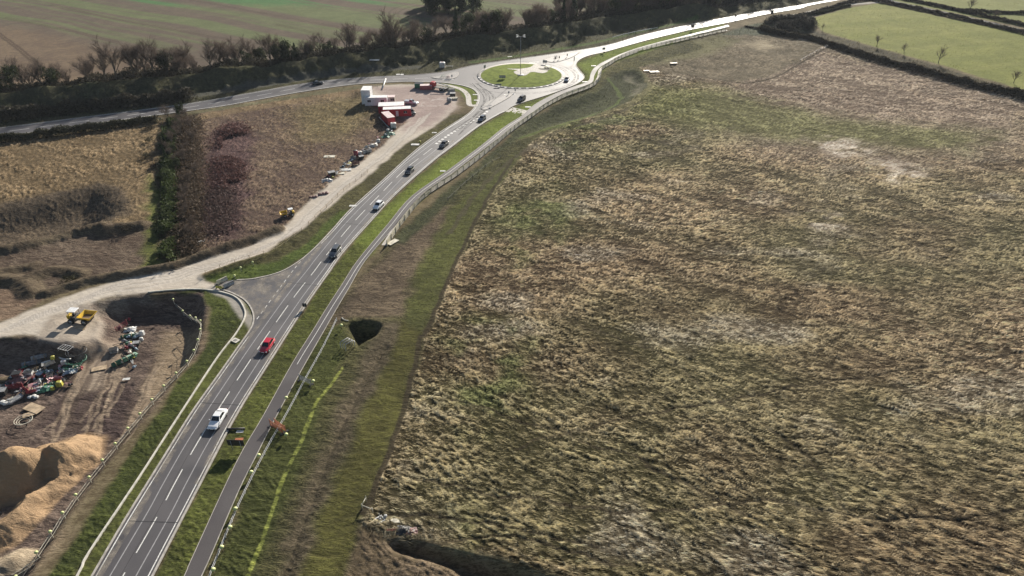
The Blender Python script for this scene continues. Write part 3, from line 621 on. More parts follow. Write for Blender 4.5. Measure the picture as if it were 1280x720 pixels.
# hatching and arrows at the roundabout approach
hm = MB()
hc = smooth_line(FL([(545, 180), (562, 168), (582, 156), (600, 146), (612, 137)]), 4); dashes(hm, hc, 1.2, 1.2, .9)
for (u, v) in ((614, 130), (637, 118), (560, 99.5), (668, 78), (684, 76), (634, 71)):
    x, y = flat(u, v); hm.strip([(x-2.2, y-.2), (x+2.2, y+.6)], .7, .009)
hm.build('hatching', M['paint'], road)
for ln in ([(604, 140), (618, 128), (628, 121), (634, 117)], [(545, 99), (552, 96), (556, 92)]):
    pass
# splitter islands
for (pts, lab) in (([(602, 136), (607, 130), (618, 124), (632, 119), (640, 117.5), (636, 122), (622, 130), (608, 137)], 'paved splitter island in the road below the roundabout'),
                   ([(540, 97), (556, 94), (570, 90), (573, 93), (568, 98), (556, 99)], 'paved splitter island on the west arm of the roundabout'),
                   ([(680, 74.5), (700, 69.5), (724, 64.5), (716, 71), (702, 76), (690, 78)], 'paved splitter island on the east arm of the roundabout')):
    g = smooth_line(FL(pts), 3, True); cx = sum(p[0] for p in g)/len(g); cy = sum(p[1] for p in g)/len(g)
    rel = [(p[0]-cx, p[1]-cy) for p in g]
    t = empty('traffic_island', (cx, cy, 0), label=lab, cat='traffic island', group='splitter islands of the roundabout')
    mb = MB(); mb.poly(rel, .13); n = len(rel); mb.add([(p[0], p[1], 0) for p in rel]+[(p[0], p[1], .13) for p in rel], [(i, (i+1) % n, n+(i+1) % n, n+i) for i in range(n)]+[((i+1) % n, i, n+i, n+(i+1) % n) for i in range(n)][:0])
    mb.build('paving', mat('paving', (.3, .28, .26), .6, var=.15, scale=2), t)
    MB().strip(rel+[rel[0]], .3, .0, .16).build('kerb', M['kerb'], t)
# roundabout island
rc = flat(651.5, 94.2); RR = 17.0
ri = empty('roundabout_island', (rc[0], rc[1], 0), kind='structure')
prof = [(RR, 0), (RR, .13), (RR-.35, .14)]; mb = MB(); n = 96
mb.lathe([(RR+1.3, 0), (RR+1.3, .09), (RR-.2, .11)], 96); mb.build('kerb', M['kerb'], ri)
def disc(r0, nr_, nz, zf):
    vs = []; fs = []
    for a in range(nr_+1):
        for b in range(n): t = 2*math.pi*b/n; r = r0*a/nr_; vs.append((r*math.cos(t), r*math.sin(t), zf(r)))
    for a in range(nr_):
        for b in range(n): fs.append((a*n+b, (a+1)*n+b, (a+1)*n+(b+1) % n, a*n+(b+1) % n))
    return vs, fs
zi = lambda r: .16+.7*(1-(r/RR)**2)
vs, fs = disc(RR-.3, 24, n, zi)
M['lawn'] = mat('lawn', (.185, .22, .05), .9, col2=(.115, .145, .035), scale=.6, bump=.05, spec=.03)
MB().add(vs, fs, True).build('grass_surface', M['lawn'], ri)
def rel_patch(pts, dz, m, name):
    g = smooth_line(FL(pts), 4, True); rel = [(p[0]-rc[0], p[1]-rc[1]) for p in g]
    x = np.array([p[0] for p in rel]); y = np.array([p[1] for p in rel])
    gx, gy = np.meshgrid(np.arange(x.min(), x.max()+.3, .3), np.arange(y.min(), y.max()+.3, .3)); d = sdf(rel, gx.ravel(), gy.ravel()).reshape(gx.shape)
    mb = MB()
    for a in range(gx.shape[0]-1):
        for b in range(gx.shape[1]-1):
            if d[a, b] > -.05:
                q = [(gx[a, b], gy[a, b]), (gx[a, b+1], gy[a, b+1]), (gx[a+1, b+1], gy[a+1, b+1]), (gx[a+1, b], gy[a+1, b])]
                mb.add([(p_[0], p_[1], zi(min(RR-.35, math.hypot(*p_)))+dz) for p_ in q], [(0, 1, 2, 3)])
    mb.build(name, m, ri)
M['gravel'] = mat('pale_gravel', (.5, .47, .42), .85, col2=(.36, .33, .29), scale=1.5)
rel_patch([(634, 88), (648, 88.5), (662, 86), (668, 81.5), (676, 81), (682, 84.5), (690, 83), (684, 86.5), (672, 87.5), (684, 90), (678, 93.5), (664, 92.5), (656, 97), (646, 96), (642, 92.5), (646, 90.5)], .03, M['gravel'], 'gravel_patch')
rel_patch([(674, 87.5), (684, 86.5), (688, 88), (682, 89.5), (675, 89)], .05, mat('planting_soil', (.09, .08, .05), .9), 'planting_bed')
# chevron kerb blocks
cb, cw = MB(), MB()
for k in range(34):
    t = math.pi*(1.07+.86*k/33)
    (cb if k % 2 else cw).box((math.cos(t)*(RR+.75), math.sin(t)*(RR+.75), .14), (.95, .75, .14), t+math.pi/2)
cw.build('pale_kerb_block', M['paint'], ri); cb.build('dark_kerb_block', mat('black_block', (.04, .04, .045), .6), ri)
# footpath
fp = MB(); nn = min(len(PL), len(PR))
pts = [(p[0], p[1], .03) for p in PL]+[(p[0], p[1], .03) for p in PR]
fp.add(pts, [(i, len(PL)+i, len(PL)+i+1, i+1) for i in range(nn-1)])
foot = empty('footpath', kind='structure'); fp.build('path_surface', M['path'], foot)
MB().strip(PL, .09, -.08, .15).strip(PR, .09, -.08, .15).build('path_edging', M['kerb'], foot)
MB().strip(offset(PL[20:60], -1.0), .1, .036).build('line', M['paint'], foot)
# path link to the roundabout
MB().poly(FL([(641, 134), (660, 138.5), (655, 144), (632, 139.5)]), .02).build('crossing_surface', M['gravel'], foot)
# footpath crescent by the yard
MB().strip(smooth_line(FL([(546, 104.6), (565, 108), (578, 112.5), (585, 120), (587, 131), (597, 132)]), 4), 2, .05).build('path_surface', M['gravel'], foot)
# white concrete edging
eo = MB().strip([p for p in EDG], .24, lambda x, y: -.12, .36).build('edging_kerb', M['conc']); tag(eo, 'long white concrete edging strip curving through the grass beside the main road', 'edging')
mh = P(294.5, 426); t = empty('manhole_cover', (mh.x, mh.y, .02), R(-30), 'pale square manhole slab in the grass beside the white edging', 'manhole')
MB().box((0, 0, .06), (1.5, 1.1, .16)).build('slab', M['conc'], t); MB().box((0, 0, .155), (.7, .6, .03)).build('lid', mat('iron', (.25, .24, .22), .5), t)
def dirt_mat(name, col, lo, hi, sc):
    m = bpy.data.materials.new(name); m.use_nodes = True; nt = m.node_tree; b = nt.nodes['Principled BSDF']; b.inputs['Base Color'].default_value = (*col, 1); b.inputs['Roughness'].default_value = .7
    g = nt.nodes.new('ShaderNodeNewGeometry'); n = nt.nodes.new('ShaderNodeTexNoise'); n.inputs['Scale'].default_value = sc; n.inputs['Detail'].default_value = 7; n.inputs['Roughness'].default_value = .7; nt.links.new(g.outputs['Position'], n.inputs[0])
    mr = nt.nodes.new('ShaderNodeMapRange'); mr.inputs[1].default_value = lo; mr.inputs[2].default_value = hi; nt.links.new(n.outputs[0], mr.inputs[0]); nt.links.new(mr.outputs[0], b.inputs['Alpha']); return m
M['dust'] = dirt_mat('dried_mud', (.32, .28, .23), .42, .75, .35); M['tyre_mark'] = dirt_mat('tyre_mark', (.035, .033, .035), .40, .72, .5); M['seal'] = dirt_mat('joint_sealing', (.03, .03, .032), .3, .5, 1)
dm = MB(); dm.poly(FL([(268, 354.5), (296, 351), (350, 341), (385, 318), (360, 350), (330, 390), (318, 399), (314, 386), (304, 375), (288, 366), (277, 361)]), .012)
dm.strip(offset(cl[8:60], 3.2), 1.0, .012).strip(offset(cl[20:], -3.4), .8, .012); dm.build('dried_mud', M['dust'], road)
tk = MB()
for k in range(9):
    r0 = RR+rnd.uniform(2, 8); t0 = rnd.uniform(0, 6.28); tk.strip([(rc[0]+r0*math.cos(t0+q*.12), rc[1]+r0*math.sin(t0+q*.12)) for q in range(14)], .4, .006+.001*k)
for k in range(8): tk.strip(smooth_line(FL([(560+rnd.uniform(0, 20), 170-rnd.uniform(0, 12)), (598+rnd.uniform(-4, 6), 143), (612+rnd.uniform(-8, 8), 122), (596+rnd.uniform(-10, 6), 104)]), 4), .4, .016+.001*k)
tk.build('tyre_marks', M['tyre_mark'], road)
jm = MB(); jm.strip(offset(cl, .35), .06, .014)
for k in (14, 30, 47, 60): 
    a = offset(cl, 3.7)[k]; b_ = offset(cl, -3.7)[k]; jm.strip([a, b_], .12, .014)
jm.build('joint_sealing', M['seal'], road)
# ================================================================ vegetation
M['bark'] = mat('bark', (.13, .105, .08), .9, var=.25, scale=2)
M['darkbark'] = mat('dark_bark', (.075, .06, .05), .9, var=.25, scale=2)
M['leaf'] = attr_mat('leaf_mass', .25, .7)
def rand_tris(P_, size, g, flat_=0.0):
    n = len(P_); a = g.normal(size=(n, 3)); b = g.normal(size=(n, 3))
    if flat_: a[:, 2] *= 1-flat_; b[:, 2] *= 1-flat_
    a /= np.linalg.norm(a, axis=1)[:, None]; b /= np.linalg.norm(b, axis=1)[:, None]; s = (size*(.5+g.random((n, 1))))
    return np.stack([P_-a*s*.6, P_+a*s*.6, P_+b*s], 1).reshape(-1, 3)
def tree_meshes(seed, h, kind):
    g = np.random.default_rng(seed); r = random.Random(seed); tm = MB(); tips = []
    def grow(p, d, ln, rad, lvl):
        pts = [p]; q = p.copy(); dd = d.copy()
        for k in range(3):
            dd = (dd+Vector((r.uniform(-.16, .16), r.uniform(-.16, .16), .07))).normalized(); q = q+dd*ln/3; pts.append(q.copy())
        tm.tube(pts, rad, 5 if lvl < 2 else 3, rad*.5, cap=False); tips.append((pts[1], pts[-1], lvl))
        if lvl < 3:
            for k in range(8 if lvl == 0 else 4):
                t = r.uniform(.3, 1) if lvl else r.uniform(.4, 1); s = pts[0].lerp(pts[-1], t) if lvl else pts[min(3, int(t*3))].lerp(pts[min(3, int(t*3)+1)], (t*3) % 1)
                an = r.uniform(0, 6.28); sp = r.uniform(.4, 1.25); nd = (dd+Vector((math.cos(an), math.sin(an), .15))*sp).normalized()
                grow(s, nd, ln*r.uniform(.5, .72), rad*.5, lvl+1)
    if kind in ('bare', 'sparse'):
        grow(Vector((0, 0, -.3)), Vector((r.uniform(-.08, .08), r.uniform(-.08, .08), 1)).normalized(), h*.5, h*.021, 0)
        V = []; T = []
        for a, b, lv in tips:
            if lv < 1: continue
            m = (9 if lv > 2 else 6) if kind == 'bare' else 4
            t = g.random((m, 1)); base = np.array(a)*(1-t)+np.array(b)*t
            d = np.array((b-a).normalized())+g.normal(size=(m, 3))*.7+np.array((0, 0, .2)); d /= np.linalg.norm(d, axis=1)[:, None]
            L = h*.13*(.5+g.random((m, 1))); sd = np.cross(d, g.normal(size=(m, 3))); sd /= np.linalg.norm(sd, axis=1)[:, None]+1e-9
            V.append(np.stack([base-sd*.028, base+sd*.028, base+d*L], 1).reshape(-1, 3))
        V = np.vstack(V); T = np.tile(np.array((.13, .10, .082)), (len(V), 1))*np.repeat(.6+.8*g.random((len(V)//3, 1)), 3, 0)
    elif kind == 'conifer':
        tm.tube([(0, 0, -.3), (0, 0, h*.5), (0, 0, h*.95)], h*.02, 6, .03)
        n = 2600; t = g.random(n)**.8; an = g.random(n)*6.283; lay = .75+.25*np.sin(t*38); rr_ = (1-t)**.8*h*.19*lay*(.4+.6*np.sqrt(g.random(n)))*(1+.3*np.sin(an*3+seed))
        Pp = np.stack([np.cos(an)*rr_, np.sin(an)*rr_, h*(.06+.94*t)-rr_*.25], 1); V = rand_tris(Pp, .42, g)
        T = np.tile(np.array((.03, .045, .022)), (len(V), 1))*np.repeat(.6+.9*g.random((n, 1)), 3, 0)
    else:   # round evergreen or ivy-clad tree
        grow(Vector((0, 0, -.3)), Vector((0, 0, 1)), h*.5, h*.018, 1)
        n = 2600; cl_ = [(g.normal()*h*.13, g.normal()*h*.13, h*(.3+.6*g.random()), h*(.1+.12*g.random())) for _ in range(13)]
        k = g.integers(0, 13, n); c = np.array(cl_)[k]; d = g.normal(size=(n, 3)); d /= np.linalg.norm(d, axis=1)[:, None]
        Pp = c[:, :3]+d*c[:, 3:4]*(.5+.5*g.random((n, 1))); V = rand_tris(Pp, .42, g)
        T = np.tile(np.array((.045, .055, .026)), (len(V), 1))*np.repeat(.5+1.0*g.random((n, 1)), 3, 0)
    return tm.mesh('trunk', M['darkbark' if kind != 'bare' else 'bark']), fast_tris('crown', V, M['leaf'], T)
VAR = {'bare': [tree_meshes(10+k, 14, 'bare') for k in range(8)], 'sparse': [tree_meshes(60+k, 14, 'sparse') for k in range(4)], 'conifer': [tree_meshes(30+k, 14, 'conifer') for k in range(3)], 'ever': [tree_meshes(40+k, 12, 'ever') for k in range(3)]}
KN = {'bare': 'bare_tree', 'sparse': 'bare_tree', 'conifer': 'conifer_tree', 'ever': 'evergreen_tree'}
def tree(kind, x, y, s, label, group=None, sz=None):
    t = empty(KN[kind], (x, y, G(x, y)), rnd.uniform(0, 6.28), label, 'tree', group); t.scale = (s, s, sz or s)
    a, b = rnd.choice(VAR[kind]); link('trunk', a, t); link('crown', b, t); return t
def along(line, t, off):
    q = resamp(line, 1.0); k = int(t*(len(q)-2)); a, b = np.array(q[k]), np.array(q[k+1]); d = (b-a)/np.linalg.norm(b-a)
    return a+np.array((-d[1], d[0]))*off
def hedge(line, wd, h, n, col, name, label, cat='hedge', size=.32, kind=None, gaps=0.0, core=True):
    q = resamp(line, 1.0); A = np.array(q); g = np.random.default_rng(int(abs(A.sum())) % 9999)
    k = g.integers(0, len(A)-1, n); f = g.random((n, 1)); p = A[k]*(1-f)+A[k+1]*f
    off = g.normal(size=(n, 2))*wd*.33; x = p[:, 0]+off[:, 0]; y = p[:, 1]+off[:, 1]
    hh = h*(.45+1.0*fbm(x*.22, y*.22, 3, 77)); keep = fbm(x*.09, y*.09, 2, 55) > gaps
    z0 = height(x, y); rr_ = np.clip(1-(np.linalg.norm(off, axis=1)/wd)**2, .2, 1)
    z = z0+hh*rr_*(g.random(n)**.55)
    V = rand_tris(np.stack([x, y, z], 1)[keep], size, g); m = keep.sum()
    T = np.tile(np.array(col), (len(V), 1))*np.repeat((.55+.9*g.random((m, 1))), 3, 0)
    o = link(name, fast_tris(name, V, M['leaf'], T)); return tag(o, label, cat if kind is None else 'undergrowth', None, kind)
hedge(smooth_line(FL([(-80, 164), (0, 151), (100, 139), (200, 129), (238, 124)]), 3), 4.5, 4.2, 22000, (.062, .055, .04), 'hedge', 'tall dark hedge added along the north side of the west road to shade it', size=.5)  # hedge added so that its shadow covers the road
hedge(smooth_line(FL([(-80, 192), (0, 178), (60, 171), (120, 163), (198, 152)]), 3), 2.4, 2.6, 14000, (.05, .05, .03), 'hedge', 'low dark hedge between the west road and the tan field', size=.42)
# single named trees of the western belt, then the uncountable-looking rows
named = [((8, 128), 'ever', .55, 'pale green ivy-clad tree at the left edge of the photo'), ((27, 130), 'ever', .8, 'dark dense tree second from the left edge, above the west road'),
 ((60, 122), 'bare', .95, 'bare forked tree beside the tractor ruts in the field corner'), ((117, 117), 'bare', .8, 'low bare tree between the forked tree and the leaning tree'), ((150, 114), 'bare', 1.15, 'tall leaning bare tree in the left belt'),
 ((187, 108), 'bare', 1.15, 'broad bare tree with a dark trunk, left one of a close pair'), ((197, 107), 'bare', 1.2, 'broad bare tree with a dark trunk, right one of a close pair'), ((221, 104), 'bare', 1.0, 'slim bare tree standing just left of the lone tree in the belt'),
 ((267, 100), 'bare', 1.05, 'lone bare tree standing clear with a bent trunk'), ((250, 101), 'bare', .55, 'small bare sapling left of the lone bent tree'), ((297, 87), 'conifer', .55, 'small dark conifer at the field edge right of the lone bent tree'),
 ((340, 92), 'bare', 1.15, 'tall bare tree with an ivy bush at its foot'), ((348, 92), 'ever', .7, 'dark ivy bush at the foot of the tall bare tree'), ((363, 85), 'conifer', .55, 'left of two small dark conifers behind the west road'), ((372, 84), 'conifer', .62, 'right of two small dark conifers behind the west road'),
 ((410, 78), 'ever', .75, 'dark round evergreen in the middle of the left belt'), ((492, 70), 'bare', 1.25, 'tall narrow bare tree rising alone above the belt'), ((517, 62), 'bare', .8, 'bare tree right of the tall narrow one'),
 ((571, 57), 'conifer', .95, 'tall dark conifer left of the lighting mast'), ((585, 57), 'ever', .9, 'round dark evergreen beside the tall conifer left of the mast'), ((620, 51), 'ever', .95, 'wide dark evergreen just left of the lighting mast'),
 ((704, 36), 'conifer', .95, 'left of two pointed dark conifers right of the mast'), ((717, 34), 'conifer', 1.15, 'taller right one of two pointed dark conifers right of the mast'), ((690, 38), 'ever', .75, 'dark rounded tree before the two pointed conifers')]
for (u, v), k, s, lab in named:
    x, y = flat(u, v); tree(k, x, y, s, lab)
for k in range(120):
    t = rnd.uniform(.05, .72); p = along(BELT, t, rnd.uniform(-4, 10)+3)
    big = t > .36
    tree('bare' if rnd.random() < .86 else 'ever', p[0], p[1], rnd.uniform(.6, 1.05) if not big else rnd.uniform(.65, 1.05), 'thin bare brown tree among many in the belt north of the west road', 'small trees of the northern belt')
for k in range(150):
    t = rnd.uniform(.60, 1.0); p = along(BELT, t, rnd.uniform(0, 1)**.8*34-3)
    tree('bare' if rnd.random() < .8 else 'ever', p[0], p[1], rnd.uniform(.8, 1.25), 'tall bare tree in the dense wood north of the bright east road', 'trees of the dense wood along the east road')
for k in range(40):
    u, v = 533+rnd.uniform(0, 66), 19-14*(k % 4)/3+rnd.uniform(-1, 1); x, y = flat(u, v)
    tree('ever' if k % 3 else 'conifer', x, y, rnd.uniform(.85, 1.1), 'dark evergreen tree of the square copse in the striped field', 'trees of the copse in the far field')
for (u, v), s, lab in (((1028, 38), .35, 'small bare tree at the corner of the long dark hedge'), ((1096, 58), .6, 'leafless bushy tree in the long dark hedge, leftmost of four'), ((1130, 67), .5, 'small bare tree with a leaning trunk behind the long hedge'), ((1173, 79), .75, 'bare open-crowned tree standing in the long dark hedge'), ((1267, 104), .6, 'narrow bare tree in the hedge at the right edge'), ((1212, 14), .8, 'grey bare tree beside the far lane at the top right'), ((1243, 26), .6, 'faint bare tree on the far lane near the right edge')):
    x, y = flat(u, v); tree('sparse', x, y, s*.72, lab)
hedge(smooth_line(FL([(950, 38), (985, 46), (1015, 50), (1060, 65), (1100, 78), (1160, 93), (1220, 109), (1290, 126), (1400, 158)]), 3), 2.8, 2.8, 42000, (.06, .05, .034), 'hedge', 'long dark hedge between the rough field and the bright green field', size=.45)
hedge(smooth_line(FL([(1072, -3), (1130, 9), (1200, 24), (1290, 45), (1400, 70)]), 3), 1.8, 2.0, 14000, (.055, .047, .035), 'hedge', 'dark hedge on the near side of the far lane at the top right', size=.5)
hedge(smooth_line(FL([(1100, -6), (1150, 4), (1220, 19), (1290, 35), (1400, 60)]), 3), 1.8, 2.0, 14000, (.055, .047, .035), 'hedge', 'dark hedge on the far side of the far lane at the top right', size=.5)
hedge(smooth_line(FL([(1186, 11), (1210, 15), (1250, 17), (1300, 18)]), 3), 1.8, 1.8, 5000, (.055, .05, .035), 'hedge', 'short dark hedge crossing the pale field at the top right corner', size=.5)
hedge(smooth_line(FL([(1010, 20), (1030, 16), (1052, 10), (1064, 8)]), 3), 1.2, 1.4, 4000, (.05, .05, .03), 'hedge', 'thin low hedge between the slip road and the green field', size=.4)
hedge(smooth_line(FL([(955, 31), (985, 24), (1020, 17), (1060, 4), (1090, 0), (1130, -2)]), 3), 1.6, 2.0, 9000, (.05, .045, .035), 'hedge', 'dark hedge between the bright east road and the slip road', size=.45)
hedge(smooth_line(FL([(962, 30), (985, 29), (1010, 30), (1006, 37), (975, 36), (990, 42)]), 3), 5.0, 4.5, 16000, (.045, .042, .035), 'thicket', 'dark thicket at the corner beside the bright east road', 'thicket', size=.45)
hedge(smooth_line(FL([(931, 34), (960, 39), (1000, 46), (1035, 53)]), 3), .7, 1.2, 5000, (.045, .038, .03), 'hedge', 'thin dark hedge line behind the corner field', size=.3)
hedge([along(BELT, t, 3) for t in np.linspace(.04, .70, 60)], 9, 4.2, 90000, (.062, .055, .038), 'undergrowth', 'dark tangled undergrowth below the belt of bare trees', size=.45, kind='stuff')
hedge([along(BELT, t, 10) for t in np.linspace(.62, 1.0, 40)], 16, 4, 60000, (.05, .045, .036), 'undergrowth', 'dark undergrowth filling the dense wood beside the east road', size=.6, kind='stuff')
# hedge row between the two west fields
for k in range(17):
    f = k/16; x, y = flat(219+rnd.uniform(-9, 9)-4*f, 146+f*66); tree(('ever', 'bare', 'conifer', 'bare')[k % 4], x, y, rnd.uniform(.36, .5)*(1-.25*f), 'dark green shrubby tree in the row at the far end of the field hedge', 'shrubby trees at the far end of the field hedge', )
for k in range(12):
    f = k/11; x, y = flat(238+rnd.uniform(-7, 9), 150+f*150); tree('bare', x, y, rnd.uniform(.25, .4), 'small leafless thorn bush in the brown hedge between the west fields', 'thorn bushes of the brown hedge')
hedge(smooth_line(FL([(211, 150), (211, 205), (212, 250), (210, 300), (207, 332)]), 3), 3.6, 2.2, 16000, (.06, .078, .028), 'hedge', 'low green hedge running down to the haul track', size=.42, gaps=.42)
hedge(smooth_line(FL([(236, 150), (238, 200), (238, 260), (237, 315)]), 3), 7.0, 1.9, 15000, (.105, .078, .055), 'hedge', 'brown leafless hedge beside the green one between the west fields', size=.4, gaps=.25)
hedge(smooth_line(FL([(292, 160), (288, 200), (284, 235)]), 3), 8, 1.5, 15000, (.14, .08, .072), 'thicket', 'purplish leafless thicket in the field left of the yard', 'thicket', size=.42, gaps=.38)
hedge(smooth_line(FL([(276, 240), (272, 270), (270, 292)]), 3), 7, 1.2, 7000, (.13, .09, .08), 'thicket', 'small purplish scrub patch below the large thicket', 'thicket', size=.38, gaps=.35)
def shrub(u, v, rx, h, col, label, n=420, size=.2, cat='shrub', name='shrub'):
    p = P(u, v); g = np.random.default_rng(int(u*31+v)); d = g.normal(size=(n, 3)); d /= np.linalg.norm(d, axis=1)[:, None]
    q = d*np.array((rx, rx, h*.5))*(.35+.65*g.random((n, 1)))*(1+.3*np.sin(d[:, :1]*7+u)); q[:, 2] += h*.5
    V = rand_tris(q, size, g); T = np.tile(np.array(col), (len(V), 1))*np.repeat(.5+g.random((n, 1)), 3, 0)
    o = link(name, fast_tris(name, V, M['leaf'], T), loc=p); return tag(o, label, cat)
for a in (((187, 162), 1.6, 2.2, (.045, .04, .025), 'dark shrub at the field edge, topmost of the scattered row'), ((186, 178), 1.5, 2, (.04, .04, .022), 'dark shrub second from the top of the scattered row'), ((183, 197), 1.3, 1.6, (.05, .045, .025), 'dark shrub in the middle of the scattered row'),
          ((192, 210), 1.2, 1.5, (.06, .045, .03), 'dark shrub second from the bottom of the scattered row'), ((199, 226), 1.1, 1.3, (.05, .05, .025), 'lowest dark shrub of the scattered row by the hedge'), ((158, 288), 2.0, 1.6, (.04, .033, .024), 'dark bramble clump above the earth bank'),
          ((88, 352), 2.2, 1.2, (.05, .045, .022), 'mossy bramble clump beside the haul track bank'), ((683, 86.6), 1.8, .8, (.05, .06, .025), 'dark planted shrubs on the roundabout lawn'), ((449, 120), 3.0, 2.0, (.055, .05, .03), 'dark bush behind the white cabins of the yard')):
    shrub(*a[0], *a[1:])
# ================================================================ vehicles
M['glass'] = mat('car_glass', (.015, .018, .02), .08, var=.0, spec=.8)
M['tyre'] = mat('tyre', (.02, .02, .02), .8); M['rim'] = mat('rim', (.45, .45, .46), .35, metal=.8, var=.05)
M['lamp'] = mat('headlamp', (.8, .82, .85), .15, var=.02); M['red'] = mat('tail_lamp', (.45, .02, .02), .3, var=.05); M['black'] = mat('black_plastic', (.025, .025, .028), .5)
M['plate'] = mat('number_plate', (.8, .8, .78), .4, var=.02)
def paint_m(name, c, metal=.0): return mat(name, c, .28, metal=metal, var=.03, coat=.8)
def wheel_m(r=.32, w_=.22):
    t, ri_ = MB(), MB(); m = Matrix.Rotation(math.pi/2, 4, 'X')
    t.lathe([(r*.6, -w_/2), (r*.93, -w_/2), (r, -w_*.32), (r, w_*.32), (r*.93, w_/2), (r*.6, w_/2)], 18, M4=m)
    ri_.lathe([(r*.1, -w_/2-.012), (r*.58, -w_/2-.004), (r*.6, 0), (r*.58, w_/2+.004), (r*.1, w_/2+.012)], 14, M4=m)
    return t.mesh('tyre', M['tyre']), ri_.mesh('rim', M['rim'])
def loft(mb, secs, smooth=True):
    vs = []; k = len(secs[0])
    for s_ in secs: vs += s_
    fs = []
    for i in range(len(secs)-1):
        for j in range(k): fs.append((i*k+j, i*k+(j+1) % k, (i+1)*k+(j+1) % k, (i+1)*k+j))
    fs += [tuple(range(k-1, -1, -1)), tuple(range((len(secs)-1)*k, len(secs)*k))]
    mb.add(vs, fs, smooth)
def quad_panel(mb, a, b, c, d, t=.02):
    a, b, c, d = map(Vector, (a, b, c, d)); n = (b-a).cross(d-a).normalized()*t
    mb.add([a, b, c, d, a+n, b+n, c+n, d+n], [(4, 5, 6, 7), (0, 1, 5, 4), (1, 2, 6, 5), (2, 3, 7, 6), (3, 0, 4, 7)])
def make_car(style, paintm, label, cat='car', group='cars on the roads'):
    Lh, W, H_ = {'hatch': (2.05, .89, 1.47), 'saloon': (2.32, .91, 1.43), 'suv': (2.28, .94, 1.68), 'pickup': (2.65, .93, 1.8)}[style]
    belt_ = .92 if style in ('hatch', 'saloon') else 1.08
    t = empty('car' if style != 'pickup' else 'pickup_truck', label=label, cat=cat, group=group)
    b = MB(); secs = []
    st = [(-1, .80, .42, belt_-.22), (-.985, .90, .30, belt_-.08), (-.88, .97, .24, belt_-.02), (-.5, 1, .22, belt_), (.1, 1, .22, belt_-.01), (.42, 1, .22, belt_-.04), (.78, .97, .24, belt_-.16), (.95, .90, .28, belt_-.26), (1, .76, .38, belt_-.36)]
    for fx, fw, zl, zb in st:
        x = fx*Lh; w_ = W*fw
        secs.append([Vector((x, y_, z_)) for y_, z_ in ((-w_*.9, zl), (-w_, zl+.12), (-w_, zl+(zb-zl)*.6), (-w_*.93, zb-.03), (-w_*.8, zb+.015), (w_*.8, zb+.015), (w_*.93, zb-.03), (w_, zl+(zb-zl)*.6), (w_, zl+.12), (w_*.9, zl))])
    loft(b, secs)
    xb, xf, rb, rf = {'hatch': (-1.95, .85, -1.35, .12), 'saloon': (-1.75, .85, -1.0, .15), 'suv': (-2.15, .95, -1.8, .3), 'pickup': (-.55, 1.2, -.35, .5)}[style]
    wb, wt = W*.86, W*.66; z0, z1 = belt_-.02, H_-.03
    B = [Vector((xb, -wb, z0)), Vector((xf, -wb, z0-.04)), Vector((xf, wb, z0-.04)), Vector((xb, wb, z0))]
    T = [Vector((rb, -wt, z1)), Vector((rf, -wt, z1)), Vector((rf, wt, z1)), Vector((rb, wt, z1))]
    b.add(B+T, [(4, 5, 6, 7), (0, 1, 5, 4), (1, 2, 6, 5), (2, 3, 7, 6), (3, 0, 4, 7)])
    if style == 'pickup': b.box((-1.6, 0, belt_+.08), (1.9, W*1.9, .16))
    b.build('body', paintm, t)
    mr = MB(); mr.rbox(((rb+rf)/2, 0, z1-.01), (rf-rb+.06, wt*2+.06, .05), .05); mr.build('roof', paintm, t)
    def pane(name, i0, i1, m0=.08, m1=.92, v0=.1, v1=.93):
        def pt(s_, v): return (B[i0].lerp(B[i1], s_)).lerp(T[i0].lerp(T[i1], s_), v)
        g = MB(); quad_panel(g, pt(m0, v0), pt(m1, v0), pt(m1, v1), pt(m0, v1), .018); g.build(name, M['glass'], t)
    pane('windscreen', 1, 2, .05, .95); pane('rear_window', 3, 0, .1, .9); pane('side_window', 0, 1, .12, .48); pane('side_window', 0, 1, .52, .88); pane('side_window', 2, 3, .12, .48); pane('side_window', 2, 3, .52, .88)
    ty, rm = WM
    for sx in (-.6, .62):
        for sy in (-1, 1):
            wh = empty('wheel', (sx*Lh, sy*(W-.08), .32)); wh.parent = t; link('tyre', ty, wh); link('rim', rm, wh)
    for sy in (-1, 1):
        MB().rbox((Lh*.955, sy*W*.66, belt_-.44), (.16, .36, .17), .03, rz=-sy*.3).build('headlight', M['lamp'], t)
        MB().rbox((-Lh*.975, sy*W*.72, belt_-.26), (.12, .28, .2), .03).build('tail_light', M['red'], t)
        MB().rbox((xf-.2, sy*(W+.08), belt_+.02), (.14, .2, .14), .03).build('mirror', paintm, t)
    g = MB(); g.box((Lh*.99, 0, .42), (.05, W*1.1, .2)); g.build('grille', M['black'], t)
    g = MB(); g.box((Lh+.02, 0, .5), (.02, .52, .11)); g.build('number_plate', M['plate'], t)
    return t
WM = wheel_m()
def place(o, u, v, u2, v2, z=.45, zb=0.0):
    a = Vector((*flat(u, v, z), 0)); b = Vector((*flat(u2, v2, z), 0)); d = b-a
    o.location = (a.x, a.y, zb); o.rotation_euler = (0, 0, math.atan2(d.y, d.x))
PW = paint_m('white_paint', (.78, .79, .8)); PR_ = paint_m('red_paint', (.50, .015, .035)); PB = paint_m('black_paint', (.015, .016, .018)); PN = paint_m('navy_paint', (.03, .055, .09)); PS = paint_m('silver_paint', (.48, .49, .5), .4); PG = paint_m('grey_paint', (.10, .105, .11), .3)
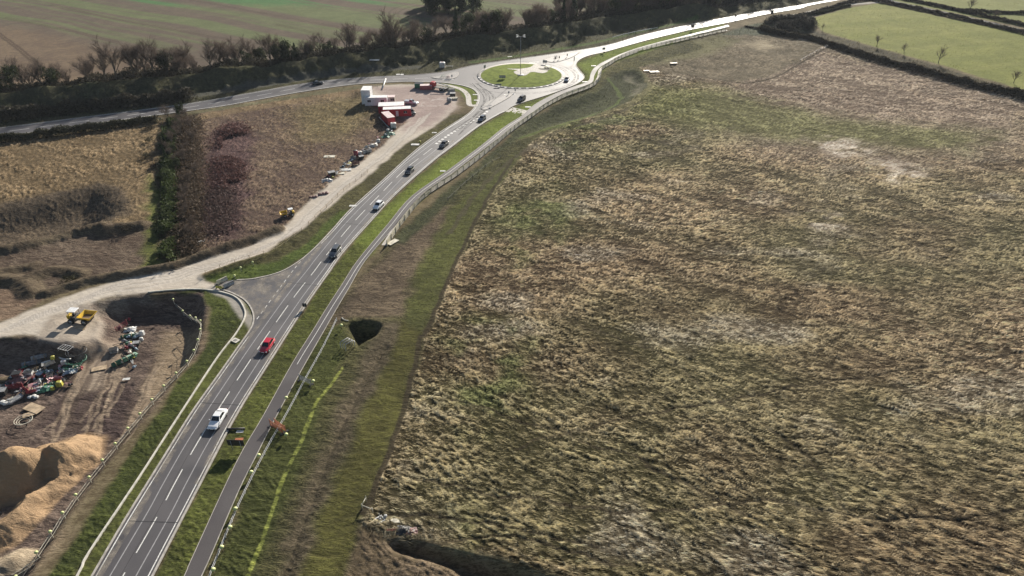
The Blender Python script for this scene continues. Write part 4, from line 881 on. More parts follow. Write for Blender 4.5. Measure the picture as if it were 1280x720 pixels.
cars = [('saloon', PW, 'white saloon car nearest the camera on the main road', 272, 524.5, 262, 541), ('hatch', PR_, 'bright red car on the main road, the only red car', 334, 432.5, 325, 446), ('suv', PG, 'dark grey car between the red car and the upper white car on the main road', 419, 315.5, 410, 328),
        ('hatch', PW, 'white car halfway up the main road behind the dark grey one', 473, 257, 463, 267), ('hatch', PB, 'black car between the upper white car and the navy one', 512, 213.5, 502, 223), ('saloon', PB, 'black car just below the roundabout approach, next to the mown verge', 555, 180.5, 544, 189.5),
        ('hatch', PN, 'navy blue car just leaving the roundabout down the main road', 602.5, 148.5, 592, 156), ('suv', PB, 'black tall car at the lower exit of the roundabout', 652, 124, 641, 131), ('hatch', PS, 'silver car circulating on the right of the roundabout', 708.5, 99.5, 705, 105), ('saloon', PB, 'dark car on the shaded west road, alone there', 397, 104, 405, 102.7)]
for st, pm_, lab, u, v, u2, v2 in cars: place(make_car(st, pm_, lab), u, v, u2, v2)
c = make_car('pickup', PS, 'silver pickup truck parked in the gravel yard', 'pickup truck', 'vehicles parked in the yard'); place(c, 514, 128.5, 522, 129.5)
c = make_car('suv', paint_m('dark_green_paint', (.02, .035, .03)), 'dark green car parked at the end of the red cabins', 'car', 'vehicles parked in the yard'); place(c, 514, 140.5, 519, 144)
# ---- site dumpers
M['yellow'] = mat('machine_yellow', (.62, .40, .03), .45, var=.12); M['steel'] = mat('dirty_steel', (.12, .11, .10), .6); M['white'] = mat('white_sheet', (.72, .72, .72), .5, var=.08); M['mudload'] = mat('mud', (.16, .11, .07), .95)
BIGW = wheel_m(.62, .42)
def dumper(label, tub='yellow', s=1.0, load=True):
    t = empty('site_dumper', label=label, cat='dumper')
    f = MB(); f.box((-.4, 0, .75), (4.2, .9, .35)); f.box((-1.5, 0, 1.15), (1.5, 1.5, .55)); f.build('chassis', M['steel'], t)
    tb = MB(); o_ = [(0.1, -1.35, 1.95), (2.7, -1.35, 1.75), (2.7, 1.35, 1.75), (.1, 1.35, 1.95)]; i_ = [(.5, -.7, .85), (2.0, -.7, .85), (2.0, .7, .85), (.5, .7, .85)]
    k = .1; oi = [(.1+k, -1.35+k, 1.95), (2.7-k, -1.35+k, 1.75), (2.7-k, 1.35-k, 1.75), (.1+k, 1.35-k, 1.95)]; ii = [(.58, -.62, .97), (1.92, -.62, .97), (1.92, .62, .97), (.58, .62, .97)]
    fs = [(3, 2, 1, 0)]+[(j, (j+1) % 4, 4+(j+1) % 4, 4+j) for j in range(4)]+[(4+j, 4+(j+1) % 4, 8+(j+1) % 4, 8+j) for j in range(4)]+[(8+j, 8+(j+1) % 4, 12+(j+1) % 4, 12+j) for j in range(4)]+[(12, 13, 14, 15)]
    tb.add(i_+o_+oi+ii, fs); tb.build('skip', M[tub], t)
    if load: MB().box((1.25, 0, 1.15), (1.6, 1.5, .3)).build('load', M['mudload'], t)
    cb_ = MB(); cb_.tube([(-1.9, -.65, 1.3), (-1.9, -.65, 2.7)], .05); cb_.tube([(-1.9, .65, 1.3), (-1.9, .65, 2.7)], .05); cb_.tube([(-.6, -.65, 1.3), (-.6, -.65, 2.7)], .05); cb_.tube([(-.6, .65, 1.3), (-.6, .65, 2.7)], .05); cb_.build('cab_frame', M['steel'], t)
    MB().rbox((-1.25, 0, 2.68), (1.75, 1.6, .12), .05).build('canopy', M['white'], t)
    MB().rbox((-1.3, 0, 1.4), (.55, .55, .6), .08).build('driver_seat', M['black'], t); MB().rbox((-2.1, 0, 1.0), (.8, 1.5, .75), .1).build('engine_cover', M['yellow'], t)
    for sx in (-1.6, 1.1):
        for sy in (-1, 1):
            wh = empty('wheel', (sx, sy*1.05, .62)); wh.parent = t; link('tyre', BIGW[0], wh); link('rim', BIGW[1], wh)
    t.scale = (s, s, s); return t
d_ = dumper('large yellow site dumper parked on the track tongue beside the hollow'); p = P(104, 402); d_.location = p; d_.rotation_euler = (0, 0, R(-5)); d_.scale = (1.05,)*3
d_ = dumper('small dumper with white canopy parked on the left edge of the haul track', 'yellow', .7); p = P(360, 270); d_.location = p; d_.rotation_euler = (0, 0, R(205))
# ================================================================ yard cabins
M['cabred'] = mat('cabin_red', (.42, .02, .035), .5, var=.15, scale=1); M['roofpink'] = mat('cabin_roof', (.72, .58, .56), .6, var=.1, scale=.8); M['roofwhite'] = mat('white_roof', (.78, .77, .75), .55, var=.08, scale=.8); M['dark'] = mat('dark_opening', (.03, .03, .035), .4)
def cabin(label, L_, W_, H_, wall, roof, u, v, ang, windows=True, name='site_cabin', cat='cabin', z=None):
    p = P(u, v); t = empty(name, p if z is None else (p.x, p.y, z), R(ang), label, cat)
    mb = MB(); mb.box((0, 0, H_/2+.1), (L_, W_, H_-.1))
    n = int(L_/.5)
    for i in range(n):
        for sy in (-1, 1): mb.box((-L_/2+(i+.5)*L_/n, sy*(W_/2+.012), H_/2+.1), (.14, .03, H_-.35))
    for sx in (-1, 1):
        for sy in (-1, 1): mb.box((sx*(L_/2), sy*(W_/2), H_/2+.06), (.14, .14, H_+.05))
    mb.build('wall', wall, t)
    rf = MB().box((0, 0, H_+.1), (L_+.1, W_+.1, .1))
    for i in range(int(L_)): rf.box((-L_/2+i+.5, 0, H_+.16), (.08, W_, .03))
    rf.build('roof', roof, t)
    if windows:
        for x_ in (-L_*.3, L_*.3):
            g = MB().box((x_, -W_/2-.03, H_*.62), (1.2, .06, .8)).build('window', M['dark'], t)
            MB().box((x_, -W_/2-.075, H_*.62), (.06, .03, .8)).box((x_, -W_/2-.075, H_*.62-.43), (1.3, .05, .06)).build('frame', M['white'], g)
        dr = MB().box((0, -W_/2-.035, H_*.45), (.9, .06, 1.9)).build('door', M['white'], t); MB().box((.35, -W_/2-.09, H_*.45), (.04, .05, .14)).build('handle', M['steel'], dr)
    return t
cabin('red cabin nearest the haul track with pink-white roof, set at an angle', 6.6, 2.6, 2.7, M['cabred'], M['roofpink'], 486, 153, -62, False)
cabin('red cabin with white lettered front, right one of the joined pair', 9.6, 2.8, 2.7, M['cabred'], M['roofwhite'], 497, 144.5, 7)
cabin('red cabin with wide pale roof behind the front one', 9.0, 4.2, 2.7, M['cabred'], M['roofwhite'], 490, 139.5, 7, False)
cabin('long white cabin behind the red ones', 8, 2.8, 3.0, M['white'], M['roofwhite'], 471, 131, 2)
cabin('tall white double-height cabin at the left end of the yard', 3.2, 5, 5.2, M['white'], M['roofwhite'], 460, 128, 0, False)
cabin('small cream cabin between the white cabin and the pickup', 4.2, 2.6, 2.1, mat('cream_wall', (.5, .47, .4), .6), M['roofpink'], 487, 127.5, 2)
sg = cabin('green waste skip at the top edge of the yard', 3.2, 1.8, 1.7, mat('skip_green', (.03, .17, .10), .5), M['dark'], 524, 109.5, 3, False, 'waste_skip', 'skip')
cabin('dull red storage box at the top edge of the yard, left of the red lorry', 4.6, 2.2, 1.6, mat('dull_red', (.38, .10, .10), .6), M['roofpink'], 533, 111.5, 3, False, 'storage_box', 'storage box')
# red flatbed lorry
p = P(549, 112); t = empty('flatbed_lorry', p, R(-25), 'red lorry with a grey boom parked at the top right of the yard', 'lorry')
MB().rbox((-2.6, 0, .8), (1.9, 2.3, 2.0), .2, taper=.92).build('cab', M['cabred'], t); MB().box((-3.58, 0, 2.0), (.06, 1.9, .8)).build('windscreen', M['glass'], t)
MB().box((.6, 0, .95), (6, 2.3, .25)).build('bed', M['steel'], t); MB().tube([(-1.2, 0, 1.3), (-1, 0, 2.6), (4.2, .3, 1.9)], .16).build('boom', mat('boom_grey', (.5, .5, .48), .5), t)
for sx in (-2.7, 1.2, 2.6):
    for sy in (-1, 1):
        wh = empty('wheel', (sx, sy*1.0, .55)); wh.parent = t; link('tyre', BIGW[0], wh); link('rim', BIGW[1], wh)
# ================================================================ small site things
COL = {'timber': (.46, .35, .23), 'white': (.62, .61, .58), 'green': (.04, .15, .09), 'black': (.03, .03, .03), 'blue': (.27, .36, .43), 'red': (.36, .05, .06), 'yellow': (.50, .46, .08), 'brown': (.18, .09, .08), 'grey': (.35, .35, .35), 'orange': (.42, .14, .06), 'cream': (.6, .56, .45), 'pink': (.62, .35, .36), 'steel': (.28, .29, .3)}
CM = {k: mat('stuff_'+k, c, .55, var=.2, scale=2) for k, c in COL.items()}
def item(kind, u, v, ang, label, c='timber', s=1.0, cat=None, dz=0.0):
    p = P(u, v); name = {'board': 'board', 'pallet': 'pallet', 'pipes': 'pipe_bundle', 'bag': 'bulk_bag', 'tank': 'water_tank', 'barrier': 'plastic_barrier', 'frame': 'steel_frame', 'crate': 'crate', 'tarp': 'tarpaulin', 'drum': 'drum', 'pipe': 'pipe', 'hose': 'hose_coil', 'rail': 'guard_rail', 'block': 'concrete_barrier', 'mesh': 'mesh_barrier', 'ladder': 'ladder', 'rack': 'rack', 'cone': 'traffic_cone', 'sacks': 'sack_stack'}[kind]
    t = empty(name, (p.x, p.y, p.z+dz), R(ang), label, cat or name.replace('_', ' ')); m = CM[c]; t.scale = (s, s, s); q = random.Random(int(u*7+v*13))
    if kind == 'board': MB().box((0, 0, .12), (2.6, 1.3, .06)).build('sheet', m, t); MB().box((-.9, 0, .045), (.1, 1.2, .09)).box((.9, 0, .045), (.1, 1.2, .09)).build('bearer', CM['brown'], t)
    elif kind == 'pallet':
        a = MB(); [a.box((0, -.5+i*.2, .17), (1.2, .12, .04)) for i in range(6)]; a.build('deck', m, t); b = MB(); [b.box((x_, 0, .075), (.12, 1.1, .15)) for x_ in (-.5, 0, .5)]; b.build('bearer', CM['brown'], t)
    elif kind == 'pipes':
        a = MB()
        for r_ in range(3):
            for i in range(4-r_): a.tube([(-1.6, (i-1.5+r_*.5)*.26, .13+r_*.22), (1.6+q.uniform(-.2, .2), (i-1.5+r_*.5)*.26, .13+r_*.22)], .12, 8)
        a.build('pipe_stack', m, t); MB().box((-1, 0, .36), (.08, 1.15, .74)).box((1, 0, .36), (.08, 1.15, .74)).build('strap', CM['timber'], t)
    elif kind in ('bag', 'sacks'):
        for i in range(1 if kind == 'bag' else 3):
            a = MB(); a.rbox(((i-.0)*.75 if kind != 'bag' else 0, q.uniform(-.2, .2), 0), (.95, .9, .85 if kind == 'bag' else .4), .14, taper=.9, rz=q.uniform(-.3, .3)); a.build('sack', m, t)
        MB().tube([(-.35, -.3, .8), (-.2, -.2, 1.0), (.1, -.3, .8)], .03).build('loop', CM['black'], t)
    elif kind == 'tank':
        MB().rbox((0, 0, .15), (1.2, 1.0, 1.0), .1).build('container', m, t); a = MB(); [a.tube([(-.6, y_, z_), (.6, y_, z_)], .02, 4) for y_ in (-.53, .53) for z_ in (.3, .6, .9)]; a.build('cage', CM['steel'], t); MB().box((0, 0, .07), (1.25, 1.05, .12)).build('base', CM['timber'], t); MB().lathe([(.14, 1.14), (.14, 1.2)], 10).build('lid', CM['red'], t)
    elif kind == 'barrier':
        MB().rbox((0, 0, .22), (2, .16, .75), .05, taper=.9).build('panel', m, t)
        for x_ in (-.8, .8): MB().rbox((x_, 0, 0), (.25, .6, .2), .05).build('foot', CM['black'], t)
    elif kind == 'frame':
        a = MB(); [a.tube(l_, .045, 5) for l_ in ([(-1.2, -.7, .5), (1.2, -.7, .5)], [(-1.2, .7, .5), (1.2, .7, .5)], [(-1.2, -.7, .5), (-1.2, .7, .5)], [(1.2, -.7, .5), (1.2, .7, .5)], [(0, -.7, .5), (0, .7, .5)], [(-.6, -.7, .5), (-.6, .7, .5)], [(.6, -.7, .5), (.6, .7, .5)])]; a.build('top_frame', m, t)
        for x_ in (-1.2, 1.2):
            for y_ in (-.7, .7): MB().tube([(x_, y_, 0), (x_, y_, .5)], .045, 5).build('leg', m, t)
    elif kind == 'crate':
        MB().box((0, 0, .35), (1.2, .9, .6)).build('box', m, t); MB().box((0, 0, .68), (1.26, .96, .06)).build('lid', CM['black' if c != 'black' else 'grey'], t); MB().box((0, 0, .03), (1.1, .8, .06)).build('base', CM['timber'], t)
    elif kind == 'tarp':
        vs = []; fs = []
        for i in range(9):
            for j in range(7):
                x_, y_ = (i-4)*.33, (j-3)*.33; vs.append((x_+q.uniform(-.08, .08), y_+q.uniform(-.08, .08), max(.02, .55*math.exp(-(x_*x_/1.2+y_*y_/.6))+q.uniform(-.1, .12))))
        fs = [(i*7+j, (i+1)*7+j, (i+1)*7+j+1, i*7+j+1) for i in range(8) for j in range(6)]; MB().add(vs, fs).build('sheet', m, t); MB().rbox((0, 0, 0), (1.4, .7, .4), .1).build('load', CM['grey'], t)
    elif kind == 'drum': MB().lathe([(.28, 0), (.3, .04), (.3, .3), (.315, .32), (.3, .34), (.3, .84), (.28, .88)], 14).build('shell', m, t); MB().lathe([(.27, .885), (.27, .9)], 12).build('lid', CM['black'], t)
    elif kind == 'pipe': MB().tube([(-2, 0, .16), (0, .1, .16), (1.1, .5, .16), (1.9, 1.2, .16)], .16, 8).build('barrel', m, t); MB().tube([(-2.05, 0, .16), (-1.85, 0, .16)], .2, 8).build('collar', m, t)
    elif kind == 'hose':
        a = MB(); pts = [(math.cos(k_*.4)*(.7+.02*k_), math.sin(k_*.4)*(.6+.02*k_), .05+.012*k_) for k_ in range(48)]; a.tube(pts, .05, 5); a.build('coil', m, t)
    elif kind == 'rail':
        for i in range(3):
            MB().tube([(-.6+i*.5, 0, 0), (-.6+i*.5, 0, .9), (-.55+i*.5, .15, 1.1), (-.4+i*.5, 1.3, 1.1), (-.3+i*.5, 1.5, .9), (-.3+i*.5, 1.5, 0)], .07, 6).build('hoop', m, t)
    elif kind == 'block':
        a = MB(); a.add([(x_, y_, z_) for x_ in (-1.25, 1.25) for y_, z_ in ((-.3, 0), (-.3, .15), (-.12, .45), (-.1, .85), (.1, .85), (.12, .45), (.3, .15), (.3, 0))], [(0, 1, 2, 3, 4, 5, 6, 7), (15, 14, 13, 12, 11, 10, 9, 8)]+[(i, 8+i, 8+(i+1) % 8, (i+1) % 8) for i in range(8)]); a.build('barrier_body', m, t); MB().tube([(-.8, 0, .85), (-.8, 0, .95), (-.6, 0, .95), (-.6, 0, .85)], .03, 5).build('lifting_loop', CM['steel'], t)
    elif kind == 'mesh':
        a = MB(); [a.tube([(-1.2, 0, .12*i+.1), (1.2, 0, .12*i+.1)], .022, 4) for i in range(9)]; [a.tube([(-1.2+.2*i, 0, .1), (-1.2+.2*i, 0, 1.08)], .022, 4) for i in range(13)]; a.build('mesh_panel', m, t)
        for x_ in (-1.2, 1.2): MB().tube([(x_, 0, 0), (x_, 0, 1.2)], .05, 6).build('post', m, t); MB().box((x_, 0, .05), (.3, .8, .1)).build('foot', CM['black'], t)
    elif kind == 'ladder':
        MB().tube([(-1.7, -.2, .1), (1.7, -.2, .1)], .04, 5).tube([(-1.7, .2, .1), (1.7, .2, .1)], .04, 5).build('stile', m, t); a = MB(); [a.tube([(-1.5+i*.3, -.2, .1), (-1.5+i*.3, .2, .1)], .03, 4) for i in range(11)]; a.build('rung', m, t)
    elif kind == 'rack':
        a = MB(); [a.box((q.uniform(-.1, .1), (i-3)*.17, .25+.0*i), (2.4+q.uniform(-.3, .3), .1, .3)) for i in range(7)]; a.build('slab_row', m, t); MB().box((-.8, 0, .05), (.1, 1.3, .1)).box((.8, 0, .05), (.1, 1.3, .1)).build('bearer', CM['brown'], t)
    elif kind == 'cone': MB().lathe([(.2, .03), (.17, .06), (.03, .75)], 12).build('body', m, t); MB().box((0, 0, .02), (.5, .5, .04)).build('base', CM['black'], t)
    return t
I = [
 ('frame', 83, 437, -18, 'white steel trestle frame at the top right of the rubbish heap', 'white', 1.0), ('pipe', 76, 449, -35, 'bent white pipe lying above the green coils', 'white', .9), ('hose', 97, 452, 0, 'dark green hose coil at the right end of the heap', 'green', 1.3), ('hose', 92, 458, 40, 'second green hose coil touching the pale blue sheet', 'green', 1.1), ('hose', 97, 442, 0, 'black hose coil beside the white trestle frame', 'black', 1.3),
 ('tarp', 88, 464, 20, 'pale blue crumpled sheet in the right of the heap', 'blue', 1.0), ('pallet', 58, 455, 30, 'white pallet stacked at the top of the heap', 'white', 1.3), ('barrier', 63, 457, 40, 'cream plastic barrier lying beside the white pallet', 'cream', 1.0), ('bag', 67, 448, 10, 'yellow-green sack on top of the heap', 'yellow', .8), ('sacks', 75, 464, -10, 'row of white sacks in the middle of the heap', 'white', .8),
 ('crate', 37, 468, 10, 'white-topped crate in the upper left of the heap', 'white', 1.1), ('tarp', 47, 466, 0, 'light blue plastic sheet near the top left of the heap', 'blue', .8), ('tarp', 26, 473, -10, 'large dark red-brown sheet on the left of the heap', 'brown', 1.5), ('crate', 22, 470, 14, 'brown box at the left of the heap', 'brown', 1.2), ('mesh', 20, 486, 15, 'red barrier frame lying on the left of the heap', 'red', 1.1),
 ('barrier', 33, 489, -30, 'red plastic barrier crossing the red frame', 'red', 1.0), ('barrier', 40, 492, 20, 'second red plastic barrier nearest the timber boards', 'red', .9), ('sacks', 38, 496, 0, 'pale sack pile above the timber boards', 'white', .8), ('pallet', 42, 483, 30, 'pinkish board pallet in the centre of the heap', 'pink', 1.4), ('pipes', 47, 487, 30, 'white pipe bundle in the centre of the heap', 'white', .7),
 ('tarp', 57, 486, 20, 'dark green sheet in the lower middle of the heap', 'green', 1.1), ('pipes', 61, 482, 35, 'green pipe bundle right of the dark green sheet', 'green', .7), ('bag', 75, 482, 20, 'bright yellow sack at the lower right of the heap', 'yellow', 1.15), ('bag', 66, 487, 10, 'smaller yellow-green sack left of the bright yellow one', 'yellow', .7), ('barrier', 74, 474, -10, 'red barrier with white stripes right of the heap centre', 'pink', .9), ('barrier', 73, 477, -5, 'red barrier in front of the striped one', 'red', .8),
 ('rack', 20, 500, 60, 'grey slabs on edge at the lower left of the heap', 'grey', 1.0), ('rack', 12, 502, 62, 'pale slabs on edge by the left border', 'cream', .8), ('crate', 3, 492, 10, 'black crate at the left border of the heap', 'black', 1.4), ('sacks', 3, 504, 0, 'white sacks at the left border below the black crate', 'white', 1.0), ('crate', 8, 485, 40, 'dark crate at the left border behind the white slabs', 'steel', 1.1),
 ('drum', 50, 479, 0, 'white drum in the middle of the heap', 'white', 1), ('drum', 33, 479, 0, 'black drum between the brown sheet and the pallets', 'black', 1.1), ('crate', 63, 470, 25, 'cream crate below the cream barrier', 'cream', .9), ('pallet', 70, 468, -20, 'grey pallet between the sacks and the barriers', 'grey', 1.0), ('pipes', 40, 455, 24, 'dark pipe stack above the heap', 'steel', 1.0), ('pipes', 50, 447, 24, 'grey pipe stack on the bank above the heap', 'grey', .9), ('tank', 81, 455, 15, 'white caged tank beside the bent pipe', 'white', .8),
 ('board', 43, 511, -22, 'large pale timber board below the heap', 'timber', 1.4), ('board', 38, 518, 30, 'smaller timber board under the large one', 'timber', .9), ('hose', 31, 527, 0, 'thin pale hose loop on the mud beside the boards', 'cream', 1.0),
 ('mesh', 153, 411, 70, 'dark red barrier frame leaning at the top of the right heap', 'red', 1.2), ('tarp', 163, 412, 10, 'white crumpled sheet at the top of the right heap', 'white', .9), ('pipes', 160, 421, 20, 'green pipe bundle below the white sheet', 'green', .8), ('bag', 178, 418, 0, 'white bulk bag at the right end of the right heap', 'white', 1.1), ('bag', 177, 425, 20, 'second white bulk bag below the first', 'white', .8), ('tarp', 172, 419, 30, 'grey sheet left of the white bulk bags', 'grey', .8), ('pipe', 153, 423, 20, 'short white pipe at the left of the right heap', 'white', .5), ('sacks', 163, 431, -20, 'pinkish white sacks in the middle of the right heap', 'pink', .8), ('barrier', 165, 434, -30, 'white barrier lying below the pinkish sacks', 'white', .9), ('crate', 171, 431, 10, 'black crate in the right heap', 'black', 1.0),
 ('crate', 143, 440, 20, 'grey crate at the lower left of the right heap', 'grey', 1.2), ('hose', 147, 437, 0, 'dark hose coil beside the grey crate', 'black', 1.0), ('pipes', 152, 453, 50, 'long dark green pipe bundle at the bottom of the right heap', 'green', 1.1), ('pipes', 160, 449, 50, 'green pipe bundle with white caps at the bottom right', 'green', 1.1), ('bag', 156, 452, 0, 'small white sack on the green pipes', 'white', .45), ('board', 124, 461, 20, 'pale timber sheet lying on the mud between the heaps', 'timber', 1.0),
 ('board', 158, 474, 10, 'small white sheet on the mud below the right heap', 'white', .5), ('board', 100, 410, -10, 'tan board on the ground below the dumper', 'timber', .9), ('board', 61, 481, 20, 'mossy board in the heap centre', 'cream', .7),
 # along the haul track
 ('tank', 492, 160, 10, 'white round-edged tank at the lower end of the yard', 'white', 1.6), ('tarp', 487, 168, 15, 'green sheet beside the haul track below the tank', 'green', 1.4), ('tarp', 482, 171.5, 20, 'smaller green and white sheet below the green one', 'green', 1.0), ('bag', 485, 164.5, 10, 'white sack between the tank and the green sheet', 'white', 1.1),
 ('bag', 473, 178, 20, 'white bulk bag uppermost in the trackside row', 'white', 1.3), ('pipes', 464, 184, 40, 'long white pipe bundle upper in the trackside row', 'white', 1.3), ('pipes', 456, 191, 40, 'long white pipe bundle middle of the trackside row', 'white', 1.2), ('crate', 461, 190.5, 40, 'grey crate beside the long pipe bundles', 'grey', 1.3), ('tank', 450, 194, 20, 'white tank at the lower end of the pipe bundles', 'white', 1.1), ('drum', 445, 195.5, 0, 'red drum in the trackside row', 'red', 2.2), ('crate', 452, 198, 30, 'dark box on the track side of the red drum', 'black', 1.2),
 ('crate', 442, 199, 20, 'dark crate below the red drum', 'steel', 1.3), ('pipe', 437, 206, 10, 'white bent pipe halfway down the trackside row', 'white', .8), ('barrier', 445, 206, 20, 'dark barrier beside the white bent pipe', 'brown', 1.2), ('board', 432, 212.5, 10, 'large white sheet in the lower trackside row', 'white', 1.3), ('board', 424, 217, 12, 'long cream board below the large white sheet', 'cream', 1.2), ('crate', 415, 219, 30, 'black crate near the lower end of the trackside row', 'black', 1.6), ('tarp', 409, 226, 15, 'grey crumpled sheet at the lower end of the trackside row', 'grey', 1.2), ('sacks', 416, 218, 10, 'white sacks lying on the black crate end', 'white', .8),
 ('board', 412, 196, 2, 'white board lying alone in the brown field', 'cream', 1.3), ('board', 252, 302, 35, 'small white board lying in scrub left of the haul track', 'white', .8), ('sacks', 400, 243, 15, 'brown sack heap on the track edge above the small dumper', 'brown', 1.2), ('sacks', 388, 247, 15, 'reddish sack heap on the track edge nearest the dumper', 'brown', 1.0),
 # yard right side
 ('crate', 565, 115, 10, 'grey crate in the storage strip right of the yard', 'grey', 1.8), ('rack', 566, 124, 10, 'pale slabs in the storage strip right of the yard', 'cream', 1.5), ('crate', 566, 120, 0, 'black crate in the storage strip right of the yard', 'black', 1.7), ('pipes', 560, 112, -30, 'pale pipe bundle beside the red lorry', 'cream', 1.3), ('tank', 562, 127, 0, 'light tank at the lower end of the storage strip', 'grey', 1.2),
 # junction and verge
 ('block', 278, 352, 52, 'white concrete barrier standing at the throat of the side junction', 'cream', 1.0), ('block', 286, 357, 48, 'second pale concrete barrier nearer the main road', 'grey', 1.0), ('barrier', 274, 361, -10, 'yellow plastic barrier at the foot of the concrete barriers', 'yellow', .8),
 ('mesh', 346, 537, -35, 'orange mesh barrier beside the footpath', 'orange', 1.3), ('mesh', 351, 535, -38, 'second orange mesh barrier just right of the first', 'orange', 1.2), ('mesh', 382, 478, -30, 'dark mesh barrier beside the footpath under the yellow cap post', 'steel', 1.2), ('rail', 430, 437, -35, 'white hooped guard rail at the culvert outlet', 'white', 1.35), ('pipe', 430, 400, -50, 'short white pipe at the edge of the dark pit', 'white', .45), ('board', 491, 303, 55, 'long pale board at the end of the timber rail fence', 'cream', 1.15),
 ('board', 441, 257.5, 0, 'white block lying on the verge at the left edge of the road', 'white', .7), ('board', 519, 181, 0, 'white sheet on the verge opposite the black car', 'white', 1.0), ('bag', 525, 178, 0, 'pale green sack on the verge beside the white sheet', 'yellow', .7), ('board', 543, 166, 0, 'small white sheet on the upper verge', 'white', .6), ('board', 553.5, 214, 0, 'small white sheet on the mown verge right of the road', 'white', .6),
 ('board', 818, 90, 8, 'long pale board lying at the field corner', 'timber', 1.5), ('board', 808, 88.5, 5, 'second pale board left of the long one in the field corner', 'timber', 1.0), ('rack', 842, 80, 10, 'pale slab row in the corner field', 'timber', 1.2), ('board', 660, 134, 0, 'white square marker in the grass beside the lower exit', 'white', .8), ('board', 731, 102.5, 0, 'white square marker in the grass of the right verge', 'white', .8), ('board', 742, 82.5, 0, 'white square marker below the path bend', 'white', .8), ('board', 594, 118.5, 0, 'white square marker on the left verge crescent', 'white', .7), ('board', 595.5, 125.5, 0, 'lower white square marker on the left verge crescent', 'white', .7),
 ('tank', 553, 84.5, 0, 'white tank beside the road in the shade of the belt', 'white', 2.0), ('frame', 562, 84, 0, 'white frame right of the white tank in the shade', 'white', 1.1), ('board', 500, 93.5, 0, 'white sheet on the shaded verge of the west road', 'white', 1.2), ('board', 468, 75.5, 0, 'pale sheet deep in the shade of the tree belt', 'white', 1.6),
 # field corner
 ('tarp', 505, 663, 0, 'black and white crumpled sheet at the head of the ditch', 'black', .8), ('mesh', 489, 664, 5, 'red barrier at the head of the ditch', 'red', .5), ('tarp', 514, 665, 10, 'pale straw-coloured sheet right of the black one', 'brown', .7), ('bag', 482, 646, 20, 'small white sack beside the white survey post', 'white', .5), ('board', 494, 651, 0, 'thin pale plank on the ground right of the survey post', 'cream', .55),
]
for it in I: item(*it)
dr = random.Random(99); DC = {}
DH = [((12, 478), (95, 462), 14, 92, 'left'), ((160, 415), (158, 450), 12, 34, 'right'), ((494, 160), (404, 228), 3.2, 54, 'trackside')]
for a_, b_, wv, nn_2, side in DH:
    for k in range(nn_2):
        f = dr.random(); u = a_[0]+(b_[0]-a_[0])*f+dr.gauss(0, wv*.55); v = a_[1]+(b_[1]-a_[1])*f+dr.gauss(0, wv*.6); c = dr.choice(['white', 'white', 'green', 'black', 'blue', 'brown', 'grey', 'cream', 'red', 'steel', 'timber', 'pink', 'black', 'yellow'])
        shp = dr.choice(['plank', 'lump', 'sheet']); key = (c, shp)
        if key not in DC:
            mb = MB(); q0 = random.Random(len(DC))
            if shp == 'plank': mb.box((0, 0, .12), (1.3, .16, .05)); mb.box((.1, .2, .2), (1.1, .14, .05), .25)
            elif shp == 'lump': mb.rbox((0, 0, 0), (.6, .45, .4), .09, taper=.8); mb.rbox((.35, .2, 0), (.35, .3, .25), .06, taper=.8, rz=.6)
            else:
                vs = [((i-2)*.28, (j-1.5)*.25, .25+q0.uniform(-.13, .13)) for i in range(5) for j in range(4)]; mb.add(vs, [(i*4+j, (i+1)*4+j, (i+1)*4+j+1, i*4+j+1) for i in range(4) for j in range(3)])
            DC[key] = mb.mesh('scrap', CM[c])
        p = P(u, v); o = link('scrap_'+shp, DC[key], None, p+Vector((0, 0, dr.uniform(0, .25)))); o.rotation_euler = (dr.uniform(-.25, .25), dr.uniform(-.25, .25), dr.uniform(0, 6.28))
        tag(o, 'small %s scrap %s among the rubbish of the %s heap on the site' % ({'steel': 'steel grey', 'timber': 'timber'}.get(c, c), shp, side) if side != 'trackside' else 'small %s scrap %s in the row of materials along the haul track' % (c, shp), 'scrap', '%s scrap %ss of the %s heap' % (c, shp, side))
# skip top-left pole
p = P(478, 112); q_ = P(478.5, 107); o = empty('pole', p, 0, 'white pole lying across the top left of the yard', 'pole'); MB().tube([(0, 0, .3), (q_.x-p.x, q_.y-p.y+8, .3)], .25, 8).build('shaft', CM['white'], o)
p = P(474, 148); q_ = P(488, 163); o = empty('pole', p, 0, 'long grey pole lying from the red cabin to the white tank', 'pole'); MB().tube([(0, 0, .5), (q_.x-p.x, q_.y-p.y, .4)], .14, 8).build('shaft', CM['grey'], o)
# survey post and timber corner
p = P(475, 650); t = empty('survey_post', p, R(38), 'white post on a square white base at the field corner', 'survey post')
a = MB(); [a.box(c_, d_2) for c_, d_2 in (((0, .5, .12), (1.15, .16, .12)), ((0, -.5, .12), (1.15, .16, .12)), ((.5, 0, .12), (.16, .84, .12)), ((-.5, 0, .12), (.16, .84, .12)))]; a.build('base_frame', CM['white'], t)
MB().rbox((0, 0, .0), (.35, .35, .3), .05).build('block', CM['grey'], t); MB().tube([(0, 0, .2), (0, 0, 1.5)], .05, 8).build('post', CM['white'], t)
pts = [P(458, 626, .5), P(453, 636, .5), P(466, 641, .5)]; t = empty('corner_fence', pts[1]-Vector((0, 0, .5)), 0, 'white timber rails meeting in an L at the field corner', 'fence')
a = MB(); a.tube([v_-pts[1]+Vector((0, 0, .8)) for v_ in pts[:2]], .07, 6); a.tube([v_-pts[1]+Vector((0, 0, .8)) for v_ in pts[1:]], .07, 6); a.build('rail', CM['cream'], t)
for v_ in pts: q_ = v_-pts[1]; MB().tube([q_-Vector((0, 0, .1)), q_+Vector((0, 0, 1.1))], .07, 6).build('post', CM['cream'], t)
